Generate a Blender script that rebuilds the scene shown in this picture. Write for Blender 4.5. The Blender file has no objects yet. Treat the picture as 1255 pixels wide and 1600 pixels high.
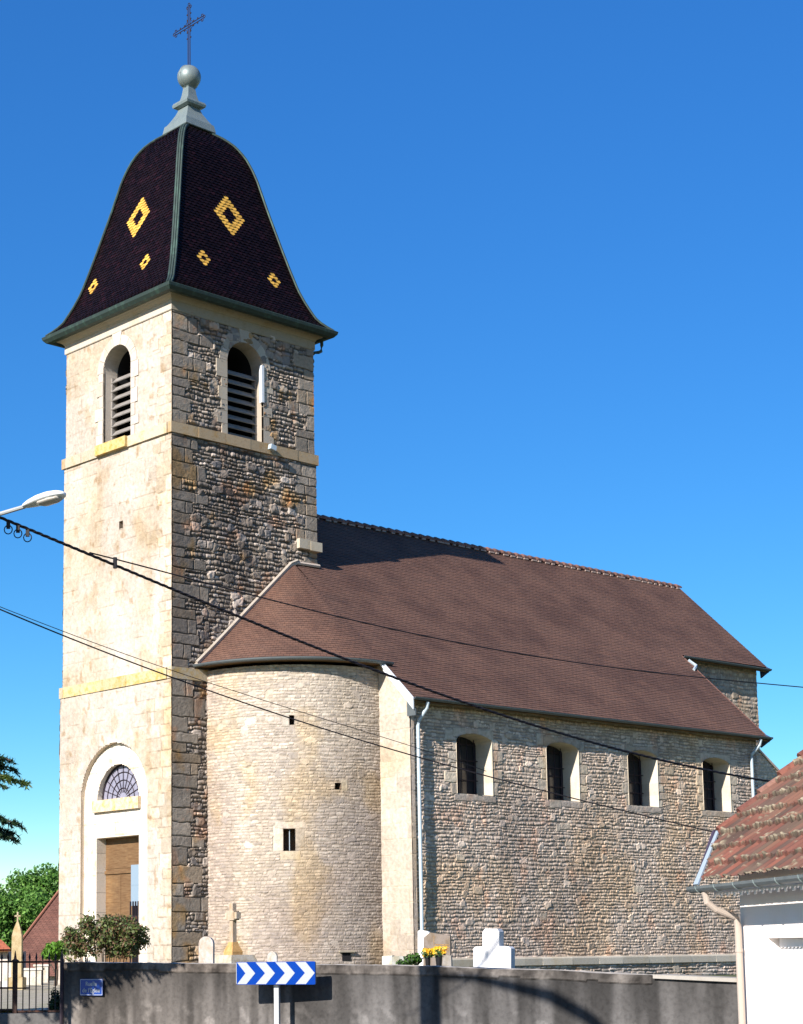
import bpy, math, random
import numpy as np
from mathutils import Vector, Matrix
random.seed(7)
sc = bpy.context.scene
COL = sc.collection
rad = math.radians

# ------------------------------------------------------------------ camera
CAM = np.array([-29.71348942, -37.95785257, 0.0])
F = np.array([0.66880676, 0.73065506, 0.13726147])
R = np.array([0.73863161, -0.67401742, -0.01112893])
U = np.array([-0.08438522, -0.10882877, 0.99047233])
FPX, PX, PY = 2824.5033, 484.6863, 1095.7028
cd = bpy.data.cameras.new('camera'); cam = bpy.data.objects.new('camera', cd); COL.objects.link(cam)
cam.matrix_world = Matrix(((R[0], U[0], -F[0], CAM[0]), (R[1], U[1], -F[1], CAM[1]), (R[2], U[2], -F[2], CAM[2]), (0, 0, 0, 1)))
cd.sensor_fit = 'VERTICAL'; cd.sensor_height = 24; cd.sensor_width = 24
cd.lens = FPX / 1600 * 24
cd.shift_x = (627.5 - PX) / 1600; cd.shift_y = (PY - 800) / 1600
cd.clip_end = 3000
sc.camera = cam

# ------------------------------------------------------------------ light
SUN = Vector((1.0, 0.215, -0.56)).normalized()          # direction the light travels
sl = bpy.data.lights.new('sun', 'SUN'); sl.energy = 5.0; sl.angle = rad(0.5); sl.color = (1.0, 0.925, 0.84)
so = bpy.data.objects.new('sun', sl); COL.objects.link(so)
so.rotation_euler = SUN.to_track_quat('-Z', 'Y').to_euler()
w = bpy.data.worlds.new('World'); sc.world = w; w.use_nodes = True
nt = w.node_tree; bg = nt.nodes['Background']
sky = nt.nodes.new('ShaderNodeTexSky'); sky.sky_type = 'NISHITA'; sky.sun_disc = False
sky.sun_elevation = math.asin(-SUN.z); sky.sun_rotation = math.atan2(-SUN.x, -SUN.y)
sky.altitude = 300; sky.air_density = 1.0; sky.dust_density = 0.2; sky.ozone_density = 3.0
sp3 = nt.nodes.new('ShaderNodeSeparateColor'); cb3 = nt.nodes.new('ShaderNodeCombineColor'); nt.links.new(sky.outputs[0], sp3.inputs[0])
def mth(op, a, b):
    n = nt.nodes.new('ShaderNodeMath'); n.operation = op
    for i, q in enumerate((a, b)):
        if hasattr(q, 'links'): nt.links.new(q, n.inputs[i])
        else: n.inputs[i].default_value = q
    return n.outputs[0]
# a deeper, more even blue than the stock sky: B flattened, G/B and R/B ratios steepened
B0 = mth('MAXIMUM', sp3.outputs[2], 1e-4); B1 = mth('MULTIPLY', mth('POWER', B0, .72), 1.75)
nt.links.new(mth('MULTIPLY', mth('POWER', mth('DIVIDE', sp3.outputs[0], B0), 2.4), B1), cb3.inputs[0])
nt.links.new(mth('MULTIPLY', mth('POWER', mth('DIVIDE', sp3.outputs[1], B0), 1.85), B1), cb3.inputs[1])
nt.links.new(B1, cb3.inputs[2]); nt.links.new(cb3.outputs[0], bg.inputs[0])
bg.inputs[1].default_value = 0.079
sc.view_settings.view_transform = 'Standard'; sc.view_settings.look = 'None'
sc.view_settings.exposure = 0.93; sc.view_settings.gamma = 1.0
sc.render.engine = 'CYCLES'

# ------------------------------------------------------------------ helpers
Fh = np.array([F[0], F[1], 0]); Fh /= np.linalg.norm(Fh); Rh = np.array([Fh[1], -Fh[0], 0])
def ray(u, v):
    return F + R * (u - PX) / FPX - U * (v - PY) / FPX
def pix(u, v, D):                       # point on the pixel's ray at horizontal depth D
    d = ray(u, v); return CAM + d * (D / (d @ Fh))
def hitp(u, v, n, c):
    d = ray(u, v); return CAM + d * ((c - CAM @ n) / (d @ n))
def at(lat, dep, z):
    p = CAM + Rh * lat + Fh * dep; return np.array([p[0], p[1], z])
ZR, ZY = -1.6, -0.85                     # road level, churchyard level (eye = 0)
NU = -0.0301; cN, sN = math.cos(NU), math.sin(NU)
def NV(x, y, z): return np.array([x * cN - y * sN, x * sN + y * cN, z])

def hsh(a, b=0, s=0):
    a = np.asarray(a, dtype=np.int64); b = np.asarray(b, dtype=np.int64)
    h = (a * 374761393 + b * 668265263 + s * 2147483647 + 1013904223) & 0xffffffff
    h = ((h ^ (h >> 13)) * 1274126177) & 0xffffffff
    h = ((h ^ (h >> 16)) * 2246822519) & 0xffffffff
    h = h ^ (h >> 15)
    return (h & 0xffffff) / float(0x1000000)
def vnoise(u, v, sc_, s=0):
    x = np.asarray(u) / sc_; y = np.asarray(v) / sc_
    xi = np.floor(x).astype(np.int64); yi = np.floor(y).astype(np.int64)
    fx = x - xi; fy = y - yi; fx = fx * fx * (3 - 2 * fx); fy = fy * fy * (3 - 2 * fy)
    a = hsh(xi, yi, s); b = hsh(xi + 1, yi, s); c = hsh(xi, yi + 1, s); d = hsh(xi + 1, yi + 1, s)
    return (a * (1 - fx) + b * fx) * (1 - fy) + (c * (1 - fx) + d * fx) * fy
def fbm(u, v, sc_, s=0, o=3):
    r = 0; a = .5; t = 0
    for k in range(o):
        r = r + a * vnoise(u, v, sc_ / 2 ** k, s + 17 * k); t += a; a *= .5
    return r / t
def sstep(a, b, x):
    t = np.clip((x - a) / (b - a), 0, 1); return t * t * (3 - 2 * t)

class MB:
    """collects geometry for ONE mesh object, colour per face"""
    def __init__(s): s.v = []; s.f = []; s.c = []; s.uv = []; s.big = []; s.smooth = False
    def add(s, vs, fs, col=(1, 1, 1)):
        o = len(s.v); s.v.extend([tuple(map(float, q)) for q in vs])
        for f in fs: s.f.append([o + i for i in f]); s.c.append(col)
        return s
    def box(s, p, ax, ay, az, col=(1, 1, 1)):          # corner p, three edge vectors
        p = np.array(p, float); ax = np.array(ax, float); ay = np.array(ay, float); az = np.array(az, float)
        vs = [p, p + ax, p + ax + ay, p + ay, p + az, p + ax + az, p + ax + ay + az, p + ay + az]
        return s.add(vs, [(0, 3, 2, 1), (4, 5, 6, 7), (0, 1, 5, 4), (1, 2, 6, 5), (2, 3, 7, 6), (3, 0, 4, 7)], col)
    def cbox(s, c, ux, uy, uz, sx, sy, sz, col=(1, 1, 1)):   # centre + unit axes + full sizes
        c = np.array(c, float); a = np.array(ux) * sx; b = np.array(uy) * sy; d = np.array(uz) * sz
        return s.box(c - a / 2 - b / 2 - d / 2, a, b, d, col)
    def prism(s, poly, d, col=(1, 1, 1)):              # planar polygon extruded by vector d
        n = len(poly); a = [np.array(q, float) for q in poly]; b = [q + np.array(d, float) for q in a]
        fs = [tuple(range(n)), tuple(range(2 * n - 1, n - 1, -1))] + [(i, (i + 1) % n, n + (i + 1) % n, n + i) for i in range(n)]
        return s.add(a + b, fs, col)
    def tube(s, pts, r, n=8, col=(1, 1, 1), cap=True):
        pts = [np.array(q, float) for q in pts]; rs = r if hasattr(r, '__len__') else [r] * len(pts)
        vs = []; fs = []
        up = np.array([0.03, 0.05, 1.0])
        for i, q in enumerate(pts):
            t = pts[min(i + 1, len(pts) - 1)] - pts[max(i - 1, 0)]; t /= np.linalg.norm(t) + 1e-12
            a = np.cross(t, up)
            if np.linalg.norm(a) < .2: a = np.cross(t, np.array([1., 0, 0.1]))
            a /= np.linalg.norm(a); b = np.cross(t, a)
            for k in range(n):
                an = 2 * math.pi * k / n; vs.append(q + rs[i] * (math.cos(an) * a + math.sin(an) * b))
        for i in range(len(pts) - 1):
            for k in range(n): fs.append((i * n + k, i * n + (k + 1) % n, (i + 1) * n + (k + 1) % n, (i + 1) * n + k))
        if cap: fs.append(tuple(range(n - 1, -1, -1))); fs.append(tuple((len(pts) - 1) * n + k for k in range(n)))
        return s.add(vs, fs, col)
    def loft(s, rings, col=(1, 1, 1), cap=True):       # closed rings of the same length
        n = len(rings[0]); vs = [q for r in rings for q in r]; fs = []
        for i in range(len(rings) - 1):
            for k in range(n): fs.append((i * n + k, i * n + (k + 1) % n, (i + 1) * n + (k + 1) % n, (i + 1) * n + k))
        if cap: fs.append(tuple(range(n - 1, -1, -1))); fs.append(tuple((len(rings) - 1) * n + k for k in range(n)))
        return s.add(vs, fs, col)
    def lathe(s, c, prof, n=20, col=(1, 1, 1)):
        c = np.array(c, float)
        return s.loft([[c + np.array([r * math.cos(2 * math.pi * k / n), r * math.sin(2 * math.pi * k / n), z]) for k in range(n)] for r, z in prof], col)
    def arr(s, V, Q, C, UV=None):                      # numpy block: verts, quads, per-vert colour
        s.big.append((V, Q, C, UV)); return s
    def build(s, name, mat, parent=None, smooth=False):
        vs = [np.array(s.v, float).reshape(-1, 3)]; n0 = len(s.v)
        loops = [i for f in s.f for i in f]; tot = [len(f) for f in s.f]
        lc = [c for f, c in zip(s.f, s.c) for _ in f]
        L = [np.array(loops, np.int64)]; T = [np.array(tot, np.int64)]
        Cc = [np.array(lc, float).reshape(-1, 3)]; UVs = [np.zeros((len(loops), 2))]; off = n0; hasuv = False
        for V, Q, C, UV in s.big:
            vs.append(V); L.append((Q + off).ravel()); T.append(np.full(len(Q), Q.shape[1])); Cc.append(C[Q.ravel()])
            if UV is not None: UVs.append(UV[Q.ravel()]); hasuv = True
            else: UVs.append(np.zeros((Q.size, 2)))
            off += len(V)
        V = np.concatenate(vs); L = np.concatenate(L); T = np.concatenate(T); Cc = np.concatenate(Cc)
        me = bpy.data.meshes.new(name)
        me.vertices.add(len(V)); me.vertices.foreach_set('co', V.astype(np.float32).ravel())
        me.loops.add(len(L)); me.loops.foreach_set('vertex_index', L.astype(np.int32))
        me.polygons.add(len(T)); st = np.concatenate([[0], np.cumsum(T)[:-1]]).astype(np.int32)
        me.polygons.foreach_set('loop_start', st); me.polygons.foreach_set('loop_total', T.astype(np.int32))
        me.polygons.foreach_set('use_smooth', np.full(len(T), bool(smooth)))
        me.update(calc_edges=True)
        ca = me.color_attributes.new('Col', 'FLOAT_COLOR', 'CORNER')
        ca.data.foreach_set('color', np.concatenate([Cc, np.ones((len(Cc), 1))], 1).astype(np.float32).ravel())
        if hasuv:
            ul = me.uv_layers.new(name='UVMap'); ul.data.foreach_set('uv', np.concatenate(UVs).astype(np.float32).ravel())
        me.validate(); me.materials.append(mat)
        o = bpy.data.objects.new(name, me); COL.objects.link(o)
        if parent is not None:
            o.parent = parent; o.matrix_parent_inverse = Matrix.Translation(-Vector(wloc(parent)))
        return o
def wloc(o):
    v = Vector(o.location)
    while o.parent: break
    return v if o.type == 'EMPTY' else Vector((0, 0, 0))
def tag(o, label=None, cat=None, group=None, kind=None):
    if label: o['label'] = label
    if cat: o['category'] = cat
    if group: o['group'] = group
    if kind: o['kind'] = kind
    return o
def thing(name, label, cat, loc, group=None):
    o = bpy.data.objects.new(name, None); o.location = tuple(map(float, loc)); o.empty_display_size = .3
    COL.objects.link(o); return tag(o, label, cat, group)

# ------------------------------------------------------------------ materials
def mat(name, col=None, rough=.8, metal=0., noise=None, bump=None, attr=False, spec=.3, trans=0.):
    m = bpy.data.materials.new(name); m.use_nodes = True; t = m.node_tree; b = t.nodes['Principled BSDF']
    b.inputs['Roughness'].default_value = rough; b.inputs['Metallic'].default_value = metal
    b.inputs['Specular IOR Level'].default_value = spec
    tc = t.nodes.new('ShaderNodeTexCoord')
    src = None
    if attr:
        a = t.nodes.new('ShaderNodeVertexColor'); a.layer_name = 'Col'; src = a.outputs['Color']
    if col is not None and not attr:
        rgb = t.nodes.new('ShaderNodeRGB'); rgb.outputs[0].default_value = (*col, 1); src = rgb.outputs[0]
    if noise:                                            # list of (scale, stretch xyz, low, high, tint)
        for (scl, st, lo, hi, tint) in noise:
            mp = t.nodes.new('ShaderNodeMapping'); mp.inputs['Scale'].default_value = st
            t.links.new(tc.outputs['Object'], mp.inputs['Vector'])
            n = t.nodes.new('ShaderNodeTexNoise'); n.inputs['Scale'].default_value = scl; n.inputs['Detail'].default_value = 6
            n.inputs['Roughness'].default_value = .62
            t.links.new(mp.outputs[0], n.inputs['Vector'])
            r = t.nodes.new('ShaderNodeMapRange'); r.inputs['From Min'].default_value = lo; r.inputs['From Max'].default_value = hi
            t.links.new(n.outputs['Fac'], r.inputs['Value'])
            mx = t.nodes.new('ShaderNodeMix'); mx.data_type = 'RGBA'; mx.blend_type = 'MULTIPLY'
            mx.inputs['B'].default_value = (*tint, 1)
            t.links.new(r.outputs[0], mx.inputs['Factor']); t.links.new(src, mx.inputs['A']); src = mx.outputs['Result']
    t.links.new(src, b.inputs['Base Color'])
    if bump:
        scl, strg, dist = bump
        n = t.nodes.new('ShaderNodeTexNoise'); n.inputs['Scale'].default_value = scl; n.inputs['Detail'].default_value = 5
        t.links.new(tc.outputs['Object'], n.inputs['Vector'])
        bp = t.nodes.new('ShaderNodeBump'); bp.inputs['Strength'].default_value = strg; bp.inputs['Distance'].default_value = dist
        t.links.new(n.outputs['Fac'], bp.inputs['Height']); t.links.new(bp.outputs[0], b.inputs['Normal'])
    if trans:
        tr = t.nodes.new('ShaderNodeBsdfTranslucent'); ms = t.nodes.new('ShaderNodeMixShader'); ms.inputs[0].default_value = trans
        t.links.new(src, tr.inputs['Color']); out = t.nodes['Material Output']
        t.links.new(b.outputs[0], ms.inputs[1]); t.links.new(tr.outputs[0], ms.inputs[2]); t.links.new(ms.outputs[0], out.inputs[0])
    return m
M = {}
M['stone'] = mat('stone', attr=True, rough=.92, spec=.15, noise=[(9, (1, 1, 1), .42, .8, (.72, .70, .68)), (.5, (1, 1, .5), .5, .85, (.88, .82, .72))], bump=(22, .5, .02))
M['dressed'] = mat('dressed_stone', attr=True, rough=.9, spec=.15, noise=[(2.2, (1, 1, .5), .5, .8, (.86, .78, .64)), (14, (1, 1, 1), .5, .8, (.84, .82, .8))], bump=(30, .35, .01))
M['lichen'] = mat('lichened_stone', attr=True, rough=.95, spec=.1, noise=[(6, (1, 1, 1), .44, .66, (.97, .76, .38)), (20, (1, 1, 1), .5, .75, (.7, .66, .6))], bump=(30, .5, .01))
M['lichen2'] = mat('pale_string_stone', attr=True, rough=.95, spec=.1, noise=[(3, (1, 1, 1), .5, .7, (.95, .78, .5)), (20, (1, 1, 1), .5, .75, (.75, .7, .65))], bump=(30, .5, .01))
M['rooftile'] = mat('glazed_tile', attr=True, rough=.45, spec=.1, noise=[(1.5, (1, 1, 1), .45, .8, (.8, .75, .85))])
M['zincgreen'] = mat('aged_copper_zinc', (.035, .055, .05), rough=.6, metal=.3, noise=[(5, (1, 1, .3), .5, .75, (1.8, 2.2, 1.9))])
M['zinc'] = mat('zinc_sheet', (.19, .235, .235), rough=.5, metal=.35, noise=[(6, (1, 1, .3), .5, .8, (.72, .76, .78))])
M['gutter'] = mat('dull_gutter_zinc', (.12, .14, .15), rough=.55, metal=.4, noise=[(4, (1, 1, 1), .5, .8, (.7, .7, .72))])
M['pipe'] = mat('painted_downpipe', (.42, .50, .55), rough=.45, metal=.2)
M['iron'] = mat('wrought_iron', (.03, .022, .03), rough=.6, metal=.4)
M['rustiron'] = mat('rusted_iron', (.035, .02, .016), rough=.8, noise=[(12, (1, 1, 1), .45, .7, (2.2, 1.5, 1.1))])
M['dark'] = mat('dark_interior', (.01, .01, .012), rough=.9)
M['darkglass'] = mat('dark_glass', (.02, .022, .028), rough=.15, spec=.5)
M['leadglass'] = mat('leaded_glass', (.19, .19, .25), rough=.25, spec=.5, noise=[(9, (1, 1, 1), .4, .7, (1.5, 1.45, 1.4))])
M['wood'] = mat('old_door_wood', (.16, .095, .045), rough=.7, noise=[(7, (.4, .4, 4), .4, .7, (.6, .5, .42)), (1.3, (1, 1, 1), .5, .7, (1.5, 1.5, 1.4))])
M['louver'] = mat('weathered_louver', (.24, .225, .21), rough=.85, noise=[(8, (.5, .5, 4), .4, .7, (.6, .58, .56))])
M['louverlit'] = M['louver']
M['white'] = mat('white_paint', (.74, .74, .74), rough=.5)
M['fascia'] = mat('fascia_board', (.62, .66, .70), rough=.45, noise=[(3, (1, 1, 1), .5, .8, (.85, .87, .9))])

# ------------------------------------------------------------------ walls as real relief
class Frame:
    def __init__(s, o, u, v, n): s.o = np.array(o, float); s.u = np.array(u, float); s.v = np.array(v, float); s.n = np.array(n, float)
    def P(s, u, v, n=0.):
        u = np.asarray(u, float)[..., None]; v = np.asarray(v, float)[..., None]; n = np.asarray(n, float)[..., None]
        return s.o + u * s.u + v * s.v + n * s.n
FW = Frame((0, 0, 0), (0, 1, 0), (0, 0, 1), (-1, 0, 0))
FS = Frame((0, 0, 0), (1, 0, 0), (0, 0, 1), (0, -1, 0))
nx = NV(1, 0, 0); ny = NV(0, 1, 0)
FN = Frame(NV(0, -4.266, 0), nx, (0, 0, 1), -ny)

def voronoi(u, v, cw, ch, seed, jx=.85, jy=.16, pw=5.0):
    j0 = np.floor(v / ch).astype(np.int64)
    f1 = np.full(u.shape, 9.); f2 = np.full(u.shape, 9.); ida = np.zeros(u.shape, np.int64); idb = np.zeros(u.shape, np.int64); du = np.zeros(u.shape); dv = np.zeros(u.shape)
    asp = cw / ch
    for dj in (-1, 0, 1):
        j = j0 + dj; ro = hsh(j, 5, seed); wrow = .75 + .6 * hsh(j, 9, seed)
        x = u / (cw * wrow) + ro * 7; i0 = np.floor(x).astype(np.int64)
        for di in (-1, 0, 1):
            i = i0 + di
            sx = i + .5 + jx * (hsh(i, j, seed + 1) - .5); sy = j + .5 + jy * (hsh(i, j, seed + 2) - .5)
            d = (np.abs((x - sx) * asp * wrow * .8) ** pw + np.abs(v / ch - sy) ** pw) ** (1 / pw)
            d = d * (.93 + .14 * hsh(i, j, seed + 3))
            m1 = d < f1
            f2 = np.where(m1, f1, np.minimum(f2, d)); ida = np.where(m1, i, ida); idb = np.where(m1, j, idb); du = np.where(m1, (x - sx) * cw * wrow, du); dv = np.where(m1, (v / ch - sy) * ch, dv); f1 = np.where(m1, d, f1)
    return f2 - f1, ida, idb, du, dv
def coursed(u, v, h, wd, seed):
    # dressed courses: rows of nearly equal height, stones of varied length
    j = np.floor(v / h).astype(np.int64); fv = v / h - j
    ww = wd * (.7 + .7 * hsh(j, 3, seed)); x = u / ww + hsh(j, 7, seed) * 5
    i = np.floor(x).astype(np.int64); b0 = i + .5 * (hsh(i, j, seed) - .5); b1 = i + 1 + .5 * (hsh(i + 1, j, seed) - .5)
    ii = np.where(x < b0, i - 1, np.where(x > b1, i + 1, i))
    b0 = ii + .5 * (hsh(ii, j, seed) - .5); b1 = ii + 1 + .5 * (hsh(ii + 1, j, seed) - .5)
    e = np.minimum(np.minimum(fv, 1 - fv) * h, np.minimum(x - b0, b1 - x) * ww)
    return e, ii, j
def rowed(u, v, cw, ch, seed):
    # random rubble brought to rough courses: rows of uneven height, rounded rectangular stones
    v2 = v + .55 * ch * (2 * vnoise(v, 0 * v + .5, ch * 2.3, seed + 31) - 1) + .16 * ch * (2 * vnoise(u, v, ch * 1.6, seed + 35) - 1) + .20 * ch * (2 * vnoise(u, v, .8, seed + 32) - 1)
    j = np.floor(v2 / ch).astype(np.int64); fv = v2 / ch - j
    ww = cw * (.65 + .8 * hsh(j, 3, seed)); x = (u + .25 * ch * (vnoise(u, v, ch * .7, seed + 33) - .5)) / ww + hsh(j, 7, seed) * 5
    i = np.floor(x).astype(np.int64); jt = .75
    b0 = i + jt * (hsh(i, j, seed) - .5); b1 = i + 1 + jt * (hsh(i + 1, j, seed) - .5)
    ii = np.where(x < b0, i - 1, np.where(x > b1, i + 1, i))
    b0 = ii + jt * (hsh(ii, j, seed) - .5); b1 = ii + 1 + jt * (hsh(ii + 1, j, seed) - .5)
    ins = .24 * hsh(ii, j, seed + 2); ins2 = .24 * hsh(ii, j, seed + 4)
    ex = np.minimum(x - b0, b1 - x) * ww; ey = np.minimum(fv - ins, 1 - ins2 - fv) * ch
    r = .34 * ch; e = np.where((ex < r) & (ey < r), r - np.hypot(r - ex, r - ey), np.minimum(ex, ey))
    return np.maximum(e, 0) / ch * .9, ii, j, (x - (b0 + b1) / 2) * ww, (fv - .5) * ch
def pal(r, cols):
    cols = np.array(cols); k = np.clip((r * len(cols)).astype(int), 0, len(cols) - 1); return cols[k]

def relief(mb, pmap, u0, u1, v0, v1, step, style, hole=None, noff=None, seed=1, rects=(), keep=None):
    nu_ = max(2, int(round((u1 - u0) / step)) + 1); nv_ = max(2, int(round((v1 - v0) / step)) + 1)
    uu = np.linspace(u0, u1, nu_); vv = np.linspace(v0, v1, nv_)
    u, v = np.meshgrid(uu, vv)
    st = style
    wu = u + .06 * (vnoise(u, v, .4, seed + 50) - .5) + .03 * (vnoise(u, v, .12, seed + 51) - .5)
    wv = v + .09 * (vnoise(u, v, .9, seed + 52) - .5) + .022 * (vnoise(u, v, .13, seed + 53) - .5) + .09 * (vnoise(v, 0 * v, .33, seed + 54) - .5)
    if st['kind'] == 'rubble':
        e, a, b, du, dv = rowed(u, v, st['cw'], st['ch'], seed)
        e2, a2, b2, du2, dv2 = voronoi(wu, wv, st['cw'] * 1.8, st['ch'] * 1.7, seed + 400)
        bigm = hsh(a2, b2, seed + 77) < st.get('bigf', .16)
        e = np.where(bigm, e2 * 1.6, np.minimum(e, 9)); a = np.where(bigm, a2 + 5000, a); b = np.where(bigm, b2, b); du = np.where(bigm, du2, du); dv = np.where(bigm, dv2, dv)
        rd_ = st.get('round', .3)
        hh = (.6 * sstep(.0, rd_ * .45, e) + .4 * sstep(.0, rd_ * 1.5, e)) * (.35 + .65 * hsh(a, b, seed + 7))
        rnd = hsh(a, b, seed + 11); rv = hsh(a, b, seed + 12); joint = 1 - sstep(.0, .08, e)
        tilt = (du * (hsh(a, b, seed + 21) - .5) + dv * (hsh(a, b, seed + 22) - .5)) * st.get('tilt', .22)
        h = st['amp'] * hh + tilt * sstep(0, .1, e) + st['amp'] * .5 * (fbm(u, v, .09, seed + 60, 2) - .5) + .03 * (vnoise(u, v, .9, seed + 61) - .5)
    else:
        e, a, b = coursed(u + .02 * (vnoise(u, v, .5, seed) - .5), v + .02 * (vnoise(u, v, .8, seed + 4) - .5), st['ch'], st['cw'], seed)
        rnd = hsh(a, b, seed + 11); rv = hsh(a, b, seed + 12)
        jm = ((hsh(a, b, seed + 19) < st.get('jointfrac', 1.)) | (vnoise(u, v, .45, seed + 20) > .70)) * sstep(.3, .6, fbm(u, v, .25, seed + 33, 2) + .15)
        joint = (1 - sstep(.006, .02, e)) * jm * st.get('js', 1.)
        h = st['amp'] * (1 - joint) + st['amp'] * .6 * (fbm(u, v, .25, seed + 60) - .5) + st['amp'] * .4 * (rnd - .5)
    cv_ = st.get('cvar', .36); col = pal(rnd, st['cols']) * (1 - cv_ / 2 + cv_ * rv[..., None])
    U0, V0 = u, v
    qu = u + .035 * (vnoise(u, v, .22, seed + 81) - .5); qv = v + .035 * (vnoise(u, v, .25, seed + 82) - .5)
    for (a0, a1, b0, b1, rc) in rects:
        m = (qu >= a0 - (.05 if abs(a0 - u0) < .02 else 0)) & (qu <= a1 + (.05 if abs(a1 - u1) < .02 else 0)) & (qv >= b0) & (qv <= b1)
        if not m.any(): continue
        k = int(abs(a0 * 911 + b0 * 577) * 10) + seed
        ee = np.minimum(np.minimum(np.where(abs(a0 - u0) < .02, 9, qu - a0), np.where(abs(a1 - u1) < .02, 9, a1 - qu)), np.minimum(qv - b0, b1 - qv))
        ee = ee + .012 * (vnoise(u, v, .15, k) - .5)
        jt = 1 - sstep(.004, .025, ee)
        hq = st.get('qamp', st['amp']) * (1 - jt) * (.75 + .25 * hsh(k, 1)) + .012 * (fbm(u, v, .1, k) - .5)
        h = np.where(m, hq, h); joint = np.where(m, jt, joint)
        c = np.array(rc) * (.8 + .4 * hsh(k, 3))
        col = np.where(m[..., None], c, col)
    mo = np.array(st['mortar'])
    col = col * (1 - joint[..., None]) + mo * joint[..., None]
    # lichen / stains that belong to the stone
    for (tint, sc_, lo, hi, sd) in st.get('stains', ()):
        f = sstep(lo, hi, fbm(u, v * .7, sc_, seed + sd, 4))[..., None]
        col = col * (1 - f) + col * np.array(tint) * f
    if st.get('post'): col = st['post'](u, v, col)
    g = (fbm(u, v, .06, seed + 90, 2) - .5)[..., None]; col = col * (1 + .35 * g)
    if noff is not None: h = h + noff(u, v)
    V = pmap(u, v, h).reshape(-1, 3)
    idx = np.arange(nu_ * nv_).reshape(nv_, nu_)
    Q = np.stack([idx[:-1, :-1], idx[:-1, 1:], idx[1:, 1:], idx[1:, :-1]], -1).reshape(-1, 4)
    uc = (u[:-1, :-1] + u[1:, 1:]).ravel() / 2; vc = (v[:-1, :-1] + v[1:, 1:]).ravel() / 2
    k = np.ones(len(Q), bool)
    if hole is not None: k &= ~hole(uc, vc)
    if keep is not None: k &= keep(uc, vc)
    Q = Q[k]
    mb.arr(V, Q, np.clip(col.reshape(-1, 3), .005, .95))

S_TOWER = dict(kind='rubble', post=lambda u, v, c: c * np.array([1.0, .965, .95]) * .93, cw=.175, ch=.125, amp=.058, qamp=.036, bigf=.24, round=.3, mortar=(.10, .09, .075),
    cols=[(.35, .30, .25), (.26, .23, .20), (.41, .36, .30), (.21, .19, .17), (.32, .275, .23), (.56, .50, .44), (.29, .25, .21), (.24, .225, .215)],
    stains=[((1.25, .98, .62), .7, .58, .74, 3), ((.66, .66, .68), 2.2, .45, .70, 5), ((1.2, .94, .80), .45, .62, .76, 8)])
S_NAVE = dict(kind='rubble', post=lambda u, v, c: c * np.array([1.05, .985, .96]), bigf=.07, cw=.14, ch=.094, amp=.030, qamp=.022, round=.3, mortar=(.29, .25, .205),
    cols=[(.54, .47, .39), (.49, .425, .355), (.65, .57, .48), (.42, .37, .31), (.52, .45, .375), (.50, .425, .35), (.58, .51, .43), (.46, .41, .355)],
    stains=[((1.06, .98, .86), 1.3, .5, .74, 3), ((.82, .82, .84), 2.2, .45, .70, 5), ((1.1, .95, .88), .5, .62, .78, 8)])
S_TURRET = dict(kind='rubble', bigf=.06, cw=.165, ch=.085, amp=.017, qamp=.008, round=.22, tilt=.12, mortar=(.36, .31, .25),
    cols=[(.475, .415, .345), (.43, .375, .315), (.52, .46, .385), (.40, .35, .30), (.455, .395, .33), (.38, .335, .29)], cvar=.3,
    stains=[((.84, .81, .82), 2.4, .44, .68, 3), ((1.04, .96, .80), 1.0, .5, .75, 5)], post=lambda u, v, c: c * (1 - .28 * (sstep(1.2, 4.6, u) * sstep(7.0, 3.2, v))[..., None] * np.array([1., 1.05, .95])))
S_WEST = dict(kind='coursed', cw=.75, ch=.36, amp=.012, mortar=(.33, .27, .21), js=.6, jointfrac=.30,
    cols=[(.455, .408, .355), (.47, .42, .365), (.445, .40, .345)], cvar=.08,
    stains=[((.97, .92, .83), 1.2, .5, .74, 3), ((.90, .89, .88), 1.6, .48, .72, 9), ((.78, .69, .58), .22, .70, .80, 11), ((.88, .82, .72), .5, .58, .78, 13), ((1.12, 1.12, 1.12), 1.9, .55, .7, 15)])
QC = [(.29, .26, .22), (.25, .225, .195), (.33, .295, .25), (.31, .26, .20)]
L, W = 5.35, 5.10
zA0, zA1, zB0, zB1, zC = 7.33, 7.64, 14.15, 14.45, 17.67

church = thing('church', 'stone village church with dark glazed-tile bell roof, square tower, round turret and long nave', 'church', (2.6, 2.5, ZY))

def noff_t(u, v): return np.where(v < zA0 + .1, .045, np.where(v < zB0 + .1, 0., -.03))
def quoins(u0, u1, v0, v1, side, cols, seed, long=.85, short=.5, hmin=.3, hmax=.46):
    rr = random.Random(seed); out = []; z = v0; k = 0
    while z < v1:
        h = rr.uniform(hmin - .06, hmax); ln = (long if k % 2 else short) * rr.uniform(.65, 1.15); c = rr.choice(cols)
        if side == 'l': out.append((u0, u0 + ln, z, min(z + h, v1), c))
        else: out.append((u1 - ln, u1, z, min(z + h, v1), c))
        if rr.random() < .35:
            l2 = rr.uniform(.25, .5); c = rr.choice(cols)
            if side == 'l': out.append((u0 + ln, u0 + ln + l2, z, min(z + h, v1), c))
            else: out.append((u1 - ln - l2, u1 - ln, z, min(z + h, v1), c))
        z += h; k += 1
    return out
# openings of the tower
def arch_hole(cu, hw, sill, spring, rise=None):
    rise = rise or hw
    def f(u, v):
        a = (np.abs(u - cu) < hw) & (v > sill) & (v < spring)
        b = (v >= spring) & (((u - cu) / hw) ** 2 + ((v - spring) / rise) ** 2 < 1)
        return a | b
    return f
hS = arch_hole(2.66, .67, 14.45, 16.62)
hWb = arch_hole(2.53, .665, 14.35, 16.62)
NICHE = arch_hole(2.55, 1.56, -2, 4.25)
hHole = lambda u, v: (np.abs(u - 2.29) < .08) & (np.abs(v - 11.96) < .11)

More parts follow.
